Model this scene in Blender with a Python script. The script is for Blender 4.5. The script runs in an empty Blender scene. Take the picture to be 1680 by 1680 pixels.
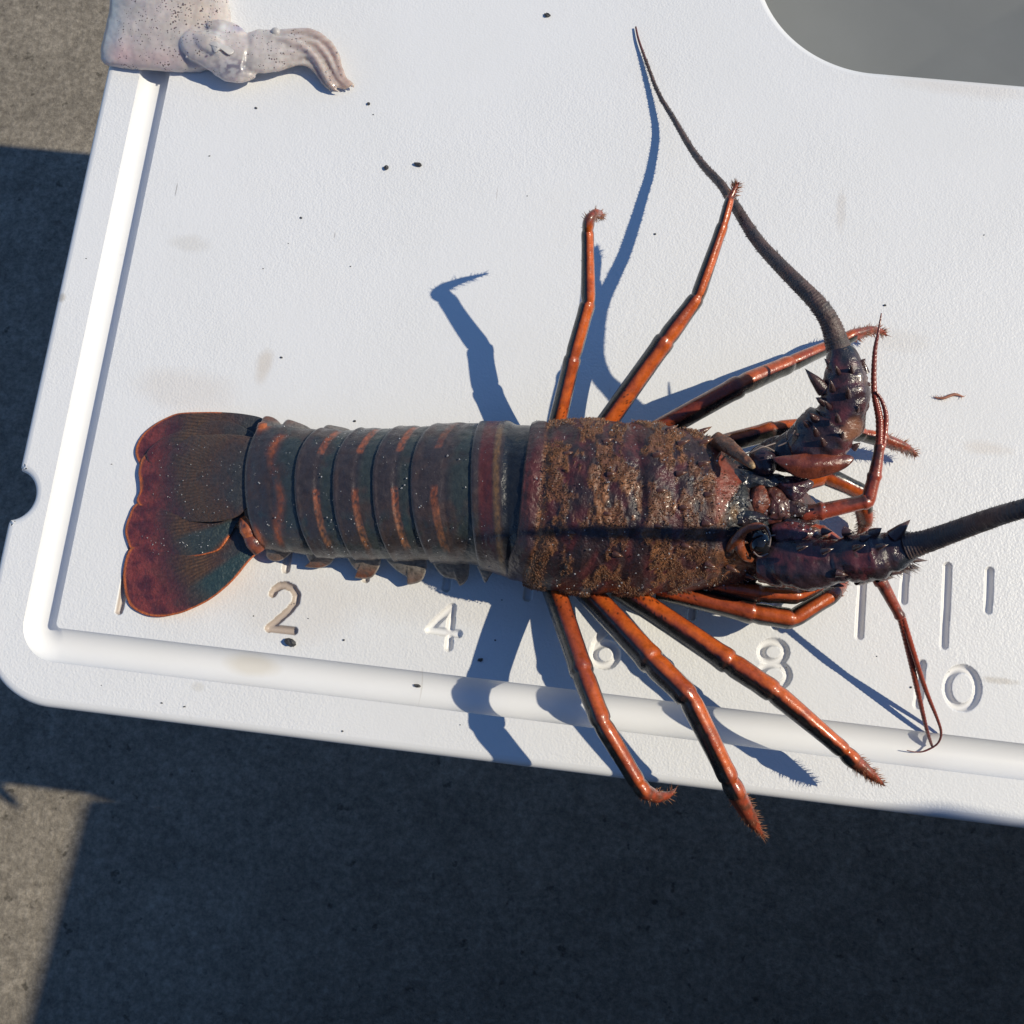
import bpy, bmesh, math, random
import numpy as np
from mathutils import Vector, Matrix, noise
from mathutils.geometry import delaunay_2d_cdt

random.seed(7)
rng = np.random.default_rng(7)
S = bpy.context.scene
COL = S.collection
MM = 0.001

# ------------------------------------------------------------------ camera, sky, sun, exposure
CAM_R = Matrix(((0.99250283, -0.11017359, 0.05291424),
                (0.11848771, 0.97352936, -0.19545142),
                (-0.02997998, 0.20025577, 0.97928485)))
CAM_P = Vector((135.930624, -36.6521625, 316.124334))          # millimetres above the board's ruler origin
FPX = 1683.0
cam = bpy.data.cameras.new('camera')
cam.sensor_width = 36.0
cam.lens = 36.0 * FPX / 1680.0
cam.clip_start = 0.01
cam.clip_end = 50.0
camo = bpy.data.objects.new('camera', cam)
COL.objects.link(camo)
camo.matrix_world = Matrix.Translation(CAM_P * MM) @ CAM_R.to_4x4()
S.camera = camo

SUN = Vector((1.08, 0.19, 1.0)).normalized()                    # towards the sun
w = bpy.data.worlds.new('World')
S.world = w
w.use_nodes = True
nt = w.node_tree
nt.nodes.clear()
sky = nt.nodes.new('ShaderNodeTexSky')
sky.sky_type = 'NISHITA'
sky.sun_disc = False
sky.sun_elevation = math.asin(SUN.z)
sky.sun_rotation = math.atan2(SUN.x, SUN.y)
sky.altitude = 0
sky.air_density = 1.0
sky.dust_density = 0.0
sky.ozone_density = 8.5
bg = nt.nodes.new('ShaderNodeBackground')
bg.inputs['Strength'].default_value = 0.108
wo = nt.nodes.new('ShaderNodeOutputWorld')
nt.links.new(sky.outputs[0], bg.inputs[0])
nt.links.new(bg.outputs[0], wo.inputs[0])
sl = bpy.data.lights.new('sun', 'SUN')
sl.energy = 4.0
sl.angle = math.radians(0.53)
sl.color = (1.0, 0.912, 0.73)
so = bpy.data.objects.new('sun', sl)
so.rotation_euler = SUN.to_track_quat('Z', 'Y').to_euler()
so.location = (1.0, 0.3, 2.0)
COL.objects.link(so)
S.view_settings.view_transform = 'Standard'
S.view_settings.look = 'None'
S.view_settings.exposure = 0.0
S.view_settings.gamma = 1.0
S.view_settings.use_curve_mapping = False


# ------------------------------------------------------------------ helpers
def at(px, py, z=0.0):
    """point (mm) at height z above the board, measured off the photograph"""
    d = CAM_R @ Vector(((px - 840.0) / FPX, -(py - 840.0) / FPX, -1.0))
    t = (z - CAM_P.z) / d.z
    return CAM_P + d * t


def px2mm(wpx, z):
    return wpx * (CAM_P.z - z) / FPX * 1.02


def lerp(a, b, t):
    return a + (b - a) * t


def interp(tab, x):
    if x <= tab[0][0]:
        return tab[0][1]
    for i in range(len(tab) - 1):
        if x <= tab[i + 1][0]:
            t = (x - tab[i][0]) / (tab[i + 1][0] - tab[i][0])
            return lerp(tab[i][1], tab[i + 1][1], t)
    return tab[-1][1]


def sstep(a, b, x):
    t = max(0.0, min(1.0, (x - a) / (b - a)))
    return t * t * (3 - 2 * t)


def mixc(a, b, t):
    return tuple(a[i] + (b[i] - a[i]) * t for i in range(3))


def nz(x, y, z=0.0):
    return noise.noise(Vector((x, y, z)))


ORG = {}


def tag(o, label=None, cat=None, group=None, kind=None):
    if label: o['label'] = label
    if cat: o['category'] = cat
    if group: o['group'] = group
    if kind: o['kind'] = kind
    return o


def thing(name, base, label, cat, group=None):
    o = bpy.data.objects.new(name, None)
    o.empty_display_size = 0.02
    COL.objects.link(o)
    o.location = base * MM
    ORG[o.name] = base
    return tag(o, label, cat, group)


def mk(name, V, F, mat, parent=None, cols=None, smooth=True, base=None, extra=None):
    """one mesh object from millimetre vertices; origin at the thing's base"""
    org = ORG[parent.name] if parent else (base or Vector((0, 0, 0)))
    A = np.array([tuple(v) for v in V], dtype=np.float64) if not isinstance(V, np.ndarray) else V
    A = (A - np.array(tuple(org))) * MM
    me = bpy.data.meshes.new(name)
    me.from_pydata(A.tolist(), [], F if isinstance(F, list) else F.tolist())
    if smooth:
        me.polygons.foreach_set('use_smooth', np.ones(len(me.polygons), dtype=bool))
    if cols is not None:
        at_ = me.attributes.new('Col', 'FLOAT_COLOR', 'POINT')
        c = np.ones((len(A), 4), dtype=np.float32)
        c[:, :3] = np.array(cols, dtype=np.float32)[:, :3]
        at_.data.foreach_set('color', c.ravel())
    me.update()
    me.materials.append(mat)
    o = bpy.data.objects.new(name, me)
    COL.objects.link(o)
    if parent:
        o.parent = parent
    else:
        o.location = org * MM
    ORG[o.name] = org
    return o


class Acc:
    """collects several shapes into one mesh"""
    def __init__(s):
        s.V, s.F, s.C = [], [], []

    def add(s, V, F, C):
        n = len(s.V)
        s.V += list(V)
        s.F += [tuple(i + n for i in f) for f in F]
        s.C += list(C)

    def cone(s, p, d, L, r, c0, c1, n=4, bend=None):
        T = d.normalized()
        a = T.orthogonal().normalized()
        b = T.cross(a)
        k = len(s.V)
        mid = p + T * L * 0.5
        tip = p + T * L
        if bend is not None:
            tip = tip + bend
        for i in range(n):
            an = 2 * math.pi * i / n
            s.V.append(p + (a * math.cos(an) + b * math.sin(an)) * r)
            s.C.append(c0)
        for i in range(n):
            an = 2 * math.pi * i / n
            s.V.append(mid + (a * math.cos(an) + b * math.sin(an)) * r * 0.6)
            s.C.append(mixc(c0, c1, 0.5))
        s.V.append(tip)
        s.C.append(c1)
        for i in range(n):
            j = (i + 1) % n
            s.F.append((k + i, k + j, k + n + j, k + n + i))
            s.F.append((k + n + i, k + n + j, k + 2 * n))

    def build(s, name, mat, parent, smooth=True):
        return mk(name, s.V, s.F, mat, parent, s.C, smooth)


def path(pts, step=0.8):
    """Catmull-Rom through (Vector, radius) pairs, resampled"""
    out = []
    n = len(pts)
    for i in range(n - 1):
        p0, p1, p2, p3 = pts[max(i - 1, 0)], pts[i], pts[i + 1], pts[min(i + 2, n - 1)]
        L = (p2[0] - p1[0]).length
        k = max(2, int(L / step))
        for j in range(k):
            t = j / k
            t2, t3 = t * t, t * t * t
            f = lambda a, b, c, d: 0.5 * ((2 * b) + (c - a) * t + (2 * a - 5 * b + 4 * c - d) * t2 + (3 * b - a - 3 * c + d) * t3)
            out.append((f(p0[0], p1[0], p2[0], p3[0]), lerp(p1[1], p2[1], t)))
    out.append(pts[-1])
    return out


def tube(P, n=18, flat=1.0, col=None, up=Vector((0, 0, 1)), close=True, wob=None):
    """skin around a list of (Vector, radius); flat squeezes it along up. col(t, theta, pos, i)"""
    V, F, C = [], [], []
    m = len(P)
    L = [0.0]
    for i in range(1, m):
        L.append(L[-1] + (P[i][0] - P[i - 1][0]).length)
    tot = max(L[-1], 1e-6)
    for i in range(m):
        a = P[max(i - 1, 0)][0]
        b = P[min(i + 1, m - 1)][0]
        T = (b - a).normalized()
        u = (up - T * up.dot(T))
        if u.length < 1e-3:
            u = T.orthogonal()
        u.normalize()
        sd = T.cross(u)
        r = P[i][1]
        for j in range(n):
            th = 2 * math.pi * j / n
            rr = r * (1 + (wob(L[i], th) if wob else 0))
            p = P[i][0] + u * (math.cos(th) * rr * flat) + sd * (math.sin(th) * rr)
            V.append(p)
            thn = th if th <= math.pi else th - 2 * math.pi
            C.append(col(L[i] / tot, thn, p, i) if col else (0.5, 0.5, 0.5))
    for i in range(m - 1):
        for j in range(n):
            k = (j + 1) % n
            F.append((i * n + j, i * n + k, (i + 1) * n + k, (i + 1) * n + j))
    if close:
        V.append(P[0][0]); C.append(C[0])
        V.append(P[-1][0]); C.append(C[(m - 1) * n])
        a, b = len(V) - 2, len(V) - 1
        for j in range(n):
            k = (j + 1) % n
            F.append((a, k, j))
            F.append((b, (m - 1) * n + j, (m - 1) * n + k))
    return V, F, C


def smooth_loop(pts, n):
    """closed Catmull-Rom through 2d/3d tuples, n samples"""
    P = [Vector(p) for p in pts]
    m = len(P)
    seg = [(P[(i + 1) % m] - P[i]).length for i in range(m)]
    tot = sum(seg)
    out = []
    for k in range(n):
        d = tot * k / n
        i = 0
        while d > seg[i]:
            d -= seg[i]
            i += 1
        t = d / seg[i]
        p0, p1, p2, p3 = P[i - 1], P[i], P[(i + 1) % m], P[(i + 2) % m]
        out.append(0.5 * ((2 * p1) + (p2 - p0) * t + (2 * p0 - 5 * p1 + 4 * p2 - p3) * t * t + (3 * p1 - p0 - 3 * p2 + p3) * t ** 3))
    return out


def plate(outline, zf, thick=0.9, n=160, rings=22, col=None, center=None):
    """thin curved plate: outline in photo pixels, height zf(px,py,frac)"""
    O = smooth_loop(outline, n)
    if center is None:
        c = sum(O, Vector((0, 0))) / n
    else:
        c = Vector(center)
    V, F, C = [], [], []
    for r in range(rings + 1):
        f = (r / rings) ** 0.8
        for k in range(n):
            q = c + (O[k] - c) * f
            V.append(at(q.x, q.y, zf(q.x, q.y, f)))
            C.append(col(q.x, q.y, f, k) if col else (0.5, 0.5, 0.5))
    for r in range(rings):
        for k in range(n):
            j = (k + 1) % n
            F.append((r * n + k, r * n + j, (r + 1) * n + j, (r + 1) * n + k))
    b = len(V)
    for k in range(n):
        q = c + (O[k] - c) * 0.995
        V.append(at(q.x, q.y, zf(q.x, q.y, 1.0) - thick))
        C.append(C[rings * n + k])
    V.append(at(c.x, c.y, zf(c.x, c.y, 0.0) - thick * 1.3))
    C.append(C[0])
    for k in range(n):
        j = (k + 1) % n
        F.append((rings * n + k, rings * n + j, b + j, b + k))
        F.append((b + k, b + j, b + n))
    return V, F, C


def ellipsoid(c, rx, ry, rz, col, n=24, m=14, rot=0.0):
    V, F, C = [], [], []
    cr, sr = math.cos(rot), math.sin(rot)
    for i in range(m + 1):
        la = -math.pi / 2 + math.pi * i / m
        for j in range(n):
            lo = 2 * math.pi * j / n
            x, y, z = rx * math.cos(la) * math.cos(lo), ry * math.cos(la) * math.sin(lo), rz * math.sin(la)
            V.append(c + Vector((x * cr - y * sr, x * sr + y * cr, z)))
            C.append(col(la, lo) if callable(col) else col)
    for i in range(m):
        for j in range(n):
            k = (j + 1) % n
            F.append((i * n + j, i * n + k, (i + 1) * n + k, (i + 1) * n + j))
    return V, F, C


# ------------------------------------------------------------------ materials
def new_mat(name):
    m = bpy.data.materials.new(name)
    m.use_nodes = True
    n = m.node_tree.nodes
    n.clear()
    out = n.new('ShaderNodeOutputMaterial')
    b = n.new('ShaderNodeBsdfPrincipled')
    m.node_tree.links.new(b.outputs[0], out.inputs[0])
    return m, m.node_tree, b


def node(t, typ, **kw):
    n = t.nodes.new(typ)
    for k, v in kw.items():
        if k == 'op': n.operation = v
        elif k == 'blend': n.blend_type = v
        else: n.inputs[k].default_value = v
    return n


def noise_node(t, scale, detail=3, rough=0.55, vec=None):
    n = node(t, 'ShaderNodeTexNoise', Scale=scale, Detail=detail, Roughness=rough)
    if vec is not None:
        t.links.new(vec, n.inputs['Vector'])
    return n


def ramp(t, fac, stops):
    r = t.nodes.new('ShaderNodeValToRGB')
    e = r.color_ramp.elements
    while len(e) > 1:
        e.remove(e[-1])
    e[0].position = stops[0][0]
    e[0].color = (*stops[0][1], 1) if not isinstance(stops[0][1], float) else (stops[0][1],) * 3 + (1,)
    for p, c in stops[1:]:
        x = e.new(p)
        x.color = (*c, 1) if not isinstance(c, float) else (c, c, c, 1)
    t.links.new(fac, r.inputs[0])
    return r


def mixn(t, blend, fac, a, b):
    m = t.nodes.new('ShaderNodeMix')
    m.data_type = 'RGBA'
    m.blend_type = blend
    for sock, v in ((m.inputs['Factor'], fac), (m.inputs['A'], a), (m.inputs['B'], b)):
        if hasattr(v, 'is_output') or isinstance(v, bpy.types.NodeSocket):
            t.links.new(v, sock)
        elif isinstance(v, (int, float)):
            sock.default_value = v
        else:
            sock.default_value = (*v, 1)
    return m.outputs['Result']


def math_n(t, op, a, b=None, c=None):
    n = t.nodes.new('ShaderNodeMath')
    n.operation = op
    for i, v in enumerate((a, b, c)):
        if v is None: continue
        if isinstance(v, (int, float)):
            n.inputs[i].default_value = v
        else:
            t.links.new(v, n.inputs[i])
    return n.outputs[0]


def shell_mat(name, rough=0.32, coat=0.35, bump=0.25, bscale=1400, vary=0.5, vscale=420, spec=0.5, dots=0.0):
    m, t, b = new_mat(name)
    tc = t.nodes.new('ShaderNodeTexCoord')
    vec = tc.outputs['Object']
    a = t.nodes.new('ShaderNodeAttribute')
    a.attribute_name = 'Col'
    n1 = noise_node(t, vscale, 4, 0.6, vec)
    r1 = ramp(t, n1.outputs['Fac'], [(0.25, 1.0 - vary), (0.5, 1.0), (0.78, 1.0 + vary)])
    col = mixn(t, 'MULTIPLY', 1.0, a.outputs['Color'], r1.outputs[0])
    if dots > 0:
        vd = node(t, 'ShaderNodeTexVoronoi', Scale=900.0)
        t.links.new(vec, vd.inputs['Vector'])
        rd = ramp(t, vd.outputs['Distance'], [(0.16, 1.0 - dots), (0.26, 1.0)])
        col = mixn(t, 'MULTIPLY', 1.0, col, rd.outputs[0])
    t.links.new(col, b.inputs['Base Color'])
    n2 = noise_node(t, bscale, 3, 0.6, vec)
    n3 = noise_node(t, bscale * 0.27, 2, 0.5, vec)
    h = math_n(t, 'ADD', n2.outputs['Fac'], math_n(t, 'MULTIPLY', n3.outputs['Fac'], 1.5))
    bp = node(t, 'ShaderNodeBump', Strength=bump, Distance=0.0006)
    t.links.new(h, bp.inputs['Height'])
    t.links.new(bp.outputs[0], b.inputs['Normal'])
    rr = ramp(t, n3.outputs['Fac'], [(0.3, max(0.05, rough - 0.12)), (0.7, min(1.0, rough + 0.15))])
    t.links.new(rr.outputs[0], b.inputs['Roughness'])
    b.inputs['Specular IOR Level'].default_value = spec
    b.inputs['Coat Weight'].default_value = coat
    b.inputs['Coat Roughness'].default_value = 0.12
    return m


M_TAIL = shell_mat('wet_tail_shell', rough=0.34, coat=0.25, bump=0.35, vary=0.35)
M_FAN = shell_mat('tail_fan_shell', rough=0.36, coat=0.2, bump=0.6, vary=0.4, bscale=1500, vscale=900)
M_CARA = shell_mat('rough_carapace', rough=0.42, coat=0.12, bump=0.8, bscale=900, vary=0.45)
M_LEG = shell_mat('glossy_leg_shell', rough=0.30, coat=0.3, bump=0.22, vary=0.32, vscale=600)
M_HEAD = shell_mat('wet_head_shell', rough=0.26, coat=0.45, bump=0.35, vary=0.35)
M_ANT = shell_mat('bristly_antenna_shell', rough=0.5, coat=0.05, bump=0.5, vary=0.3)
M_HAIR = shell_mat('bristle', rough=0.45, coat=0.1, bump=0.0, vary=0.3)
M_PLEURA = shell_mat('thin_horny_flap', rough=0.35, coat=0.2, bump=0.5, vary=0.5, bscale=900)


def simple_mat(name, col, rough, var=0.25, scale=600, bump=0.2, coat=0.0, spec=0.5):
    m, t, b = new_mat(name)
    tc = t.nodes.new('ShaderNodeTexCoord')
    n1 = noise_node(t, scale, 4, 0.6, tc.outputs['Object'])
    r1 = ramp(t, n1.outputs['Fac'], [(0.25, tuple(c * (1 - var) for c in col)), (0.75, tuple(min(1, c * (1 + var)) for c in col))])
    t.links.new(r1.outputs[0], b.inputs['Base Color'])
    bp = node(t, 'ShaderNodeBump', Strength=bump, Distance=0.0005)
    t.links.new(n1.outputs['Fac'], bp.inputs['Height'])
    t.links.new(bp.outputs[0], b.inputs['Normal'])
    b.inputs['Roughness'].default_value = rough
    b.inputs['Coat Weight'].default_value = coat
    b.inputs['Specular IOR Level'].default_value = spec
    return m


M_EYE = simple_mat('black_eye', (0.012, 0.012, 0.014), 0.06, coat=0.6, bump=0.0)
M_STONE = simple_mat('dark_grit_stone', (0.045, 0.045, 0.048), 0.5, var=0.6, scale=1500, bump=0.5)
M_TRAY = simple_mat('grey_plastic', (0.17, 0.18, 0.18), 0.55, var=0.06, scale=30, bump=0.02)
M_SHADE_BLOCK = simple_mat('shade_block_dark', (0.03, 0.034, 0.042), 0.6, var=0.1, scale=40, bump=0.05)
M_POST = simple_mat('galvanised_steel', (0.3, 0.3, 0.31), 0.5, var=0.15, scale=60, bump=0.05)

# small beads of water and foam left on the wet shell
M_BEAD, t, b = new_mat('water_bead')
tc = t.nodes.new('ShaderNodeTexCoord')
n1 = noise_node(t, 500, 2, 0.5, tc.outputs['Object'])
r1 = ramp(t, n1.outputs['Fac'], [(0.3, (0.4, 0.4, 0.42)), (0.7, (0.85, 0.85, 0.86))])
t.links.new(r1.outputs[0], b.inputs['Base Color'])
b.inputs['Roughness'].default_value = 0.08
b.inputs['Transmission Weight'].default_value = 0.6
b.inputs['IOR'].default_value = 1.34

# white board: moulded plastic, stippled except where it is routed
M_BOARD, t, b = new_mat('white_stippled_plastic')
tc = t.nodes.new('ShaderNodeTexCoord')
vec = tc.outputs['Object']
att = t.nodes.new('ShaderNodeAttribute')
att.attribute_name = 'Col'
sepc = t.nodes.new('ShaderNodeSeparateColor')
t.links.new(att.outputs['Color'], sepc.inputs[0])
dirt, plain = sepc.outputs[0], sepc.outputs[1]
g1 = noise_node(t, 18, 5, 0.6, vec)
base = ramp(t, g1.outputs['Fac'], [(0.3, (0.775, 0.775, 0.77)), (0.6, (0.80, 0.80, 0.80)), (0.8, (0.79, 0.785, 0.775))]).outputs[0]
g2 = noise_node(t, 160, 4, 0.75, vec)
sm = ramp(t, g2.outputs['Fac'], [(0.66, 0.0), (0.80, 1.0)]).outputs[0]
g3 = noise_node(t, 9, 3, 0.5, vec)
sm2 = ramp(t, g3.outputs['Fac'], [(0.45, 0.0), (0.7, 1.0)]).outputs[0]
base = mixn(t, 'MIX', math_n(t, 'MULTIPLY', math_n(t, 'MULTIPLY', sm, sm2), 0.28), base, (0.42, 0.37, 0.31))


def blot(base, px, py, rx, ry, col, amt, nscale=120, ang=0.0):
    c = (at(px, py, 0) - Vector((200, 150, 0))) * MM      # the board's own coordinates
    mp = t.nodes.new('ShaderNodeMapping')
    mp.vector_type = 'TEXTURE'
    mp.inputs['Location'].default_value = (c.x, c.y, 0)
    mp.inputs['Rotation'].default_value = (0, 0, ang)
    mp.inputs['Scale'].default_value = (rx * MM, ry * MM, 1.0)
    t.links.new(vec, mp.inputs['Vector'])
    ln = t.nodes.new('ShaderNodeVectorMath')
    ln.operation = 'LENGTH'
    t.links.new(mp.outputs[0], ln.inputs[0])
    nn = noise_node(t, nscale, 4, 0.65, vec)
    d = math_n(t, 'ADD', ln.outputs['Value'], math_n(t, 'MULTIPLY', math_n(t, 'SUBTRACT', nn.outputs['Fac'], 0.5), 0.9))
    k = ramp(t, d, [(0.55, 1.0), (1.0, 0.0)]).outputs[0]
    return mixn(t, 'MIX', math_n(t, 'MULTIPLY', k, amt * 1.0), base, col)


for a_ in ((433, 600, 3.6, 7.5, (0.62, 0.55, 0.47), 0.55, 90), (300, 640, 22, 9, (0.70, 0.655, 0.61), 0.5, 40),
           (470, 990, 30, 14, (0.72, 0.685, 0.64), 0.6, 50), (1620, 735, 9, 3, (0.66, 0.58, 0.50), 0.35, 160),
           (1380, 345, 2.2, 9, (0.55, 0.49, 0.43), 0.30, 260), (720, 990, 40, 9, (0.73, 0.70, 0.66), 0.5, 60),
           (1590, 140, 30, 6, (0.66, 0.60, 0.54), 0.35, 90), (310, 400, 9, 4, (0.60, 0.57, 0.52), 0.35, 200),
           (1640, 1117, 7, 1.4, (0.45, 0.39, 0.31), 0.45, 500), (405, 1090, 11.5, 4.2, (0.70, 0.665, 0.60), 0.85, 30),
           (325, 1127, 2.4, 1.7, (0.68, 0.66, 0.62), 0.6, 60), (101, 488, 1.9, 2.1, (0.52, 0.48, 0.42), 0.75, 60),
           (289, 312, 0.28, 3.4, (0.30, 0.28, 0.27), 0.7, 300), (549, 386, 0.22, 1.6, (0.35, 0.32, 0.30), 0.6, 300), (815, 320, 0.2, 4.0, (0.58, 0.55, 0.52), 0.7, 300),
           (1000, 640, 0.4, 1, (0.5, 0.48, 0.46), 0.3, 300), (690, 1120, 0.3, 8, (0.62, 0.60, 0.57), 0.6, 300), (1480, 560, 14, 5, (0.70, 0.67, 0.63), 0.4, 70)):
    base = blot(base, *a_)
base = mixn(t, 'MIX', dirt, base, (0.40, 0.315, 0.255))
t.links.new(base, b.inputs['Base Color'])
st = noise_node(t, 1350, 2, 0.5, vec)
st2 = noise_node(t, 340, 2, 0.5, vec)
hh = math_n(t, 'ADD', st.outputs['Fac'], math_n(t, 'MULTIPLY', st2.outputs['Fac'], 0.7))
wear = noise_node(t, 14, 3, 0.5, vec)
amt = math_n(t, 'MULTIPLY', math_n(t, 'SUBTRACT', 1.0, plain), ramp(t, wear.outputs['Fac'], [(0.32, 0.35), (0.55, 1.0)]).outputs[0])
bp = node(t, 'ShaderNodeBump', Strength=0.42, Distance=0.0004)
t.links.new(math_n(t, 'MULTIPLY', hh, amt), bp.inputs['Height'])
t.links.new(bp.outputs[0], b.inputs['Normal'])
b.inputs['Roughness'].default_value = 0.42
b.inputs['Specular IOR Level'].default_value = 0.4

# concrete deck
M_DECK, t, b = new_mat('weathered_concrete')
tc = t.nodes.new('ShaderNodeTexCoord')
vec = tc.outputs['Object']
c1 = noise_node(t, 230, 6, 0.78, vec)
c2 = noise_node(t, 30, 4, 0.6, vec)
c3 = noise_node(t, 90, 3, 0.6, vec)
cc = ramp(t, c1.outputs['Fac'], [(0.3, (0.13, 0.112, 0.092)), (0.5, (0.235, 0.205, 0.165)), (0.7, (0.37, 0.325, 0.265))]).outputs[0]
cc = mixn(t, 'MULTIPLY', 1.0, cc, ramp(t, c2.outputs['Fac'], [(0.3, 0.84), (0.7, 1.14)]).outputs[0])
cc = mixn(t, 'MULTIPLY', 1.0, cc, ramp(t, c3.outputs['Fac'], [(0.29, 0.45), (0.36, 1.0)]).outputs[0])
t.links.new(cc, b.inputs['Base Color'])
bp = node(t, 'ShaderNodeBump', Strength=0.7, Distance=0.0015)
t.links.new(math_n(t, 'ADD', c1.outputs['Fac'], math_n(t, 'MULTIPLY', c3.outputs['Fac'], 0.8)), bp.inputs['Height'])
t.links.new(bp.outputs[0], b.inputs['Normal'])
b.inputs['Roughness'].default_value = 0.9
b.inputs['Specular IOR Level'].default_value = 0.2

# squid flesh
M_SQUID, t, b = new_mat('wet_squid_flesh')
tc = t.nodes.new('ShaderNodeTexCoord')
vec = tc.outputs['Object']
a = t.nodes.new('ShaderNodeAttribute')
a.attribute_name = 'Col'
q1 = noise_node(t, 130, 4, 0.65, vec)
cc = mixn(t, 'MULTIPLY', 1.0, a.outputs['Color'], ramp(t, q1.outputs['Fac'], [(0.3, 0.82), (0.7, 1.12)]).outputs[0])
for (sc_, rmax, off) in ((1000.0, 0.32, 0.0), (560.0, 0.20, 3.0)):
    vo = node(t, 'ShaderNodeTexVoronoi', Scale=sc_, Randomness=1.0)
    t.links.new(vec, vo.inputs['Vector'])
    q2 = noise_node(t, 260, 2, 0.6, vec)
    rad = math_n(t, 'MULTIPLY', math_n(t, 'MULTIPLY', ramp(t, q2.outputs['Fac'], [(0.35, 0.0), (0.65, 1.0)]).outputs[0], rmax), a.outputs['Alpha'])
    spot = math_n(t, 'LESS_THAN', vo.outputs['Distance'], rad)
    cc = mixn(t, 'MIX', math_n(t, 'MULTIPLY', spot, 0.85), cc, (0.06, 0.03, 0.034))
t.links.new(cc, b.inputs['Base Color'])
q3 = noise_node(t, 240, 4, 0.6, vec)
bp = node(t, 'ShaderNodeBump', Strength=0.14, Distance=0.001)
t.links.new(q3.outputs['Fac'], bp.inputs['Height'])
t.links.new(bp.outputs[0], b.inputs['Normal'])
b.inputs['Roughness'].default_value = 0.4
b.inputs['Coat Weight'].default_value = 0.35
b.inputs['Coat Roughness'].default_value = 0.10
b.inputs['Subsurface Weight'].default_value = 0.6
b.inputs['Subsurface Radius'].default_value = (0.005, 0.003, 0.002)
b.inputs['Subsurface Scale'].default_value = 1.0

# ------------------------------------------------------------------ the setting
DECK_Z = -345.0
g = mk('ground', [Vector((-6000, -6000, DECK_Z)), Vector((6000, -6000, DECK_Z)), Vector((6000, 6000, DECK_Z)), Vector((-6000, 6000, DECK_Z))],
       [(0, 1, 2, 3)], M_DECK, smooth=False)
tag(g, kind='structure')

# --- bait board -----------------------------------------------------
X0, X1, Y0, Y1 = -41.2, 620.0, -50.4, 386.0
board = thing('bait_board', Vector((200, 150, DECK_Z)), 'white plastic bait board with engraved inch ruler, drain groove and cut-out', 'cutting board')


def arc(cx, cy, r, a0, a1, n):
    return [(cx + r * math.cos(lerp(a0, a1, i / n)), cy + r * math.sin(lerp(a0, a1, i / n))) for i in range(n + 1)]


def seg(p, q, n):
    return [(lerp(p[0], q[0], i / n), lerp(p[1], q[1], i / n)) for i in range(1, n)]


PI = math.pi
R0 = 25.0
out = []
out += arc(X0 + R0, Y0 + R0, R0, PI, 1.5 * PI, 40)
out += seg((X0 + R0, Y0), (X1 - R0, Y0), 40)
out += arc(X1 - R0, Y0 + R0, R0, -0.5 * PI, 0, 30)
out += arc(X1 - R0, Y1 - R0, R0, 0, 0.5 * PI, 30)
out += arc(X0 + R0, Y1 - R0, R0, 0.5 * PI, PI, 30)
out += seg((X0, Y1 - R0), (X0, 24.6), 30)
# half-round notch with softened lips
NC, NR = (-42.6, 14.3), 8.3
out += arc(X0 - 1.3, 23.6, 1.3, 0.0, -0.45 * PI, 5)[0:0] + [(X0, 24.4), (X0 + 0.05, 23.4), (X0 + 0.5, 22.65)]
out += arc(NC[0], NC[1], NR, 0.43 * PI, -0.43 * PI, 28)
out += [(X0 + 0.5, 5.95), (X0 + 0.05, 5.2), (X0, 4.2)]
out += seg((X0, 4.2), (X0, Y0 + R0), 8)


def offset_loop(L, d):
    n = len(L)
    res = []
    for i in range(n):
        a, b_, c = Vector(L[i - 1]), Vector(L[i]), Vector(L[(i + 1) % n])
        t1 = (b_ - a)
        t2 = (c - b_)
        t1 = t1.normalized() if t1.length > 1e-6 else t2.normalized()
        t2 = t2.normalized() if t2.length > 1e-6 else t1
        T = (t1 + t2).normalized()
        N = Vector((-T.y, T.x))
        res.append((b_.x + N.x * d, b_.y + N.y * d))
    return res


def dedupe(L):
    r = []
    for p in L:
        if not r or (Vector(p) - Vector(r[-1])).length > 0.02:
            r.append(p)
    if (Vector(r[0]) - Vector(r[-1])).length < 0.02:
        r.pop()
    return r


out = dedupe(out)
BV, BF, BC = [], [], []


def board_add(V, F, dirt_=0.0, plain_=0.0):
    n = len(BV)
    BV.extend(V)
    BF.extend([tuple(i + n for i in f) for f in F])
    for i in range(len(V)):
        d_ = dirt_[i] if hasattr(dirt_, '__len__') else dirt_
        p_ = plain_[i] if hasattr(plain_, '__len__') else plain_
        BC.append((d_, p_, 0))


def strip(loops, plain_=0.0):
    n = len(loops[0])
    V = [p for L in loops for p in L]
    F = []
    for r in range(len(loops) - 1):
        for k in range(n):
            j = (k + 1) % n
            F.append((r * n + k, (r + 1) * n + k, (r + 1) * n + j, r * n + j))
    board_add(V, F, 0.0, plain_)


prof = [(2.6, 0.0), (1.7, -0.15), (0.9, -0.6), (0.3, -1.4), (0.0, -2.6), (0.0, -10.5), (0.4, -12.0), (1.2, -12.7)]
loops = [[(x, y, z) for x, y in offset_loop(out, d)] for d, z in prof]
strip(loops, 0.8)
in_edge = [(p[0], p[1]) for p in loops[0]]
# drain groove: rounded channel all round
GI = (-18.2, 597.0, -26.1, 362.0)
GW, GD, RI = 10.6, 4.6, 1.6


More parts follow.
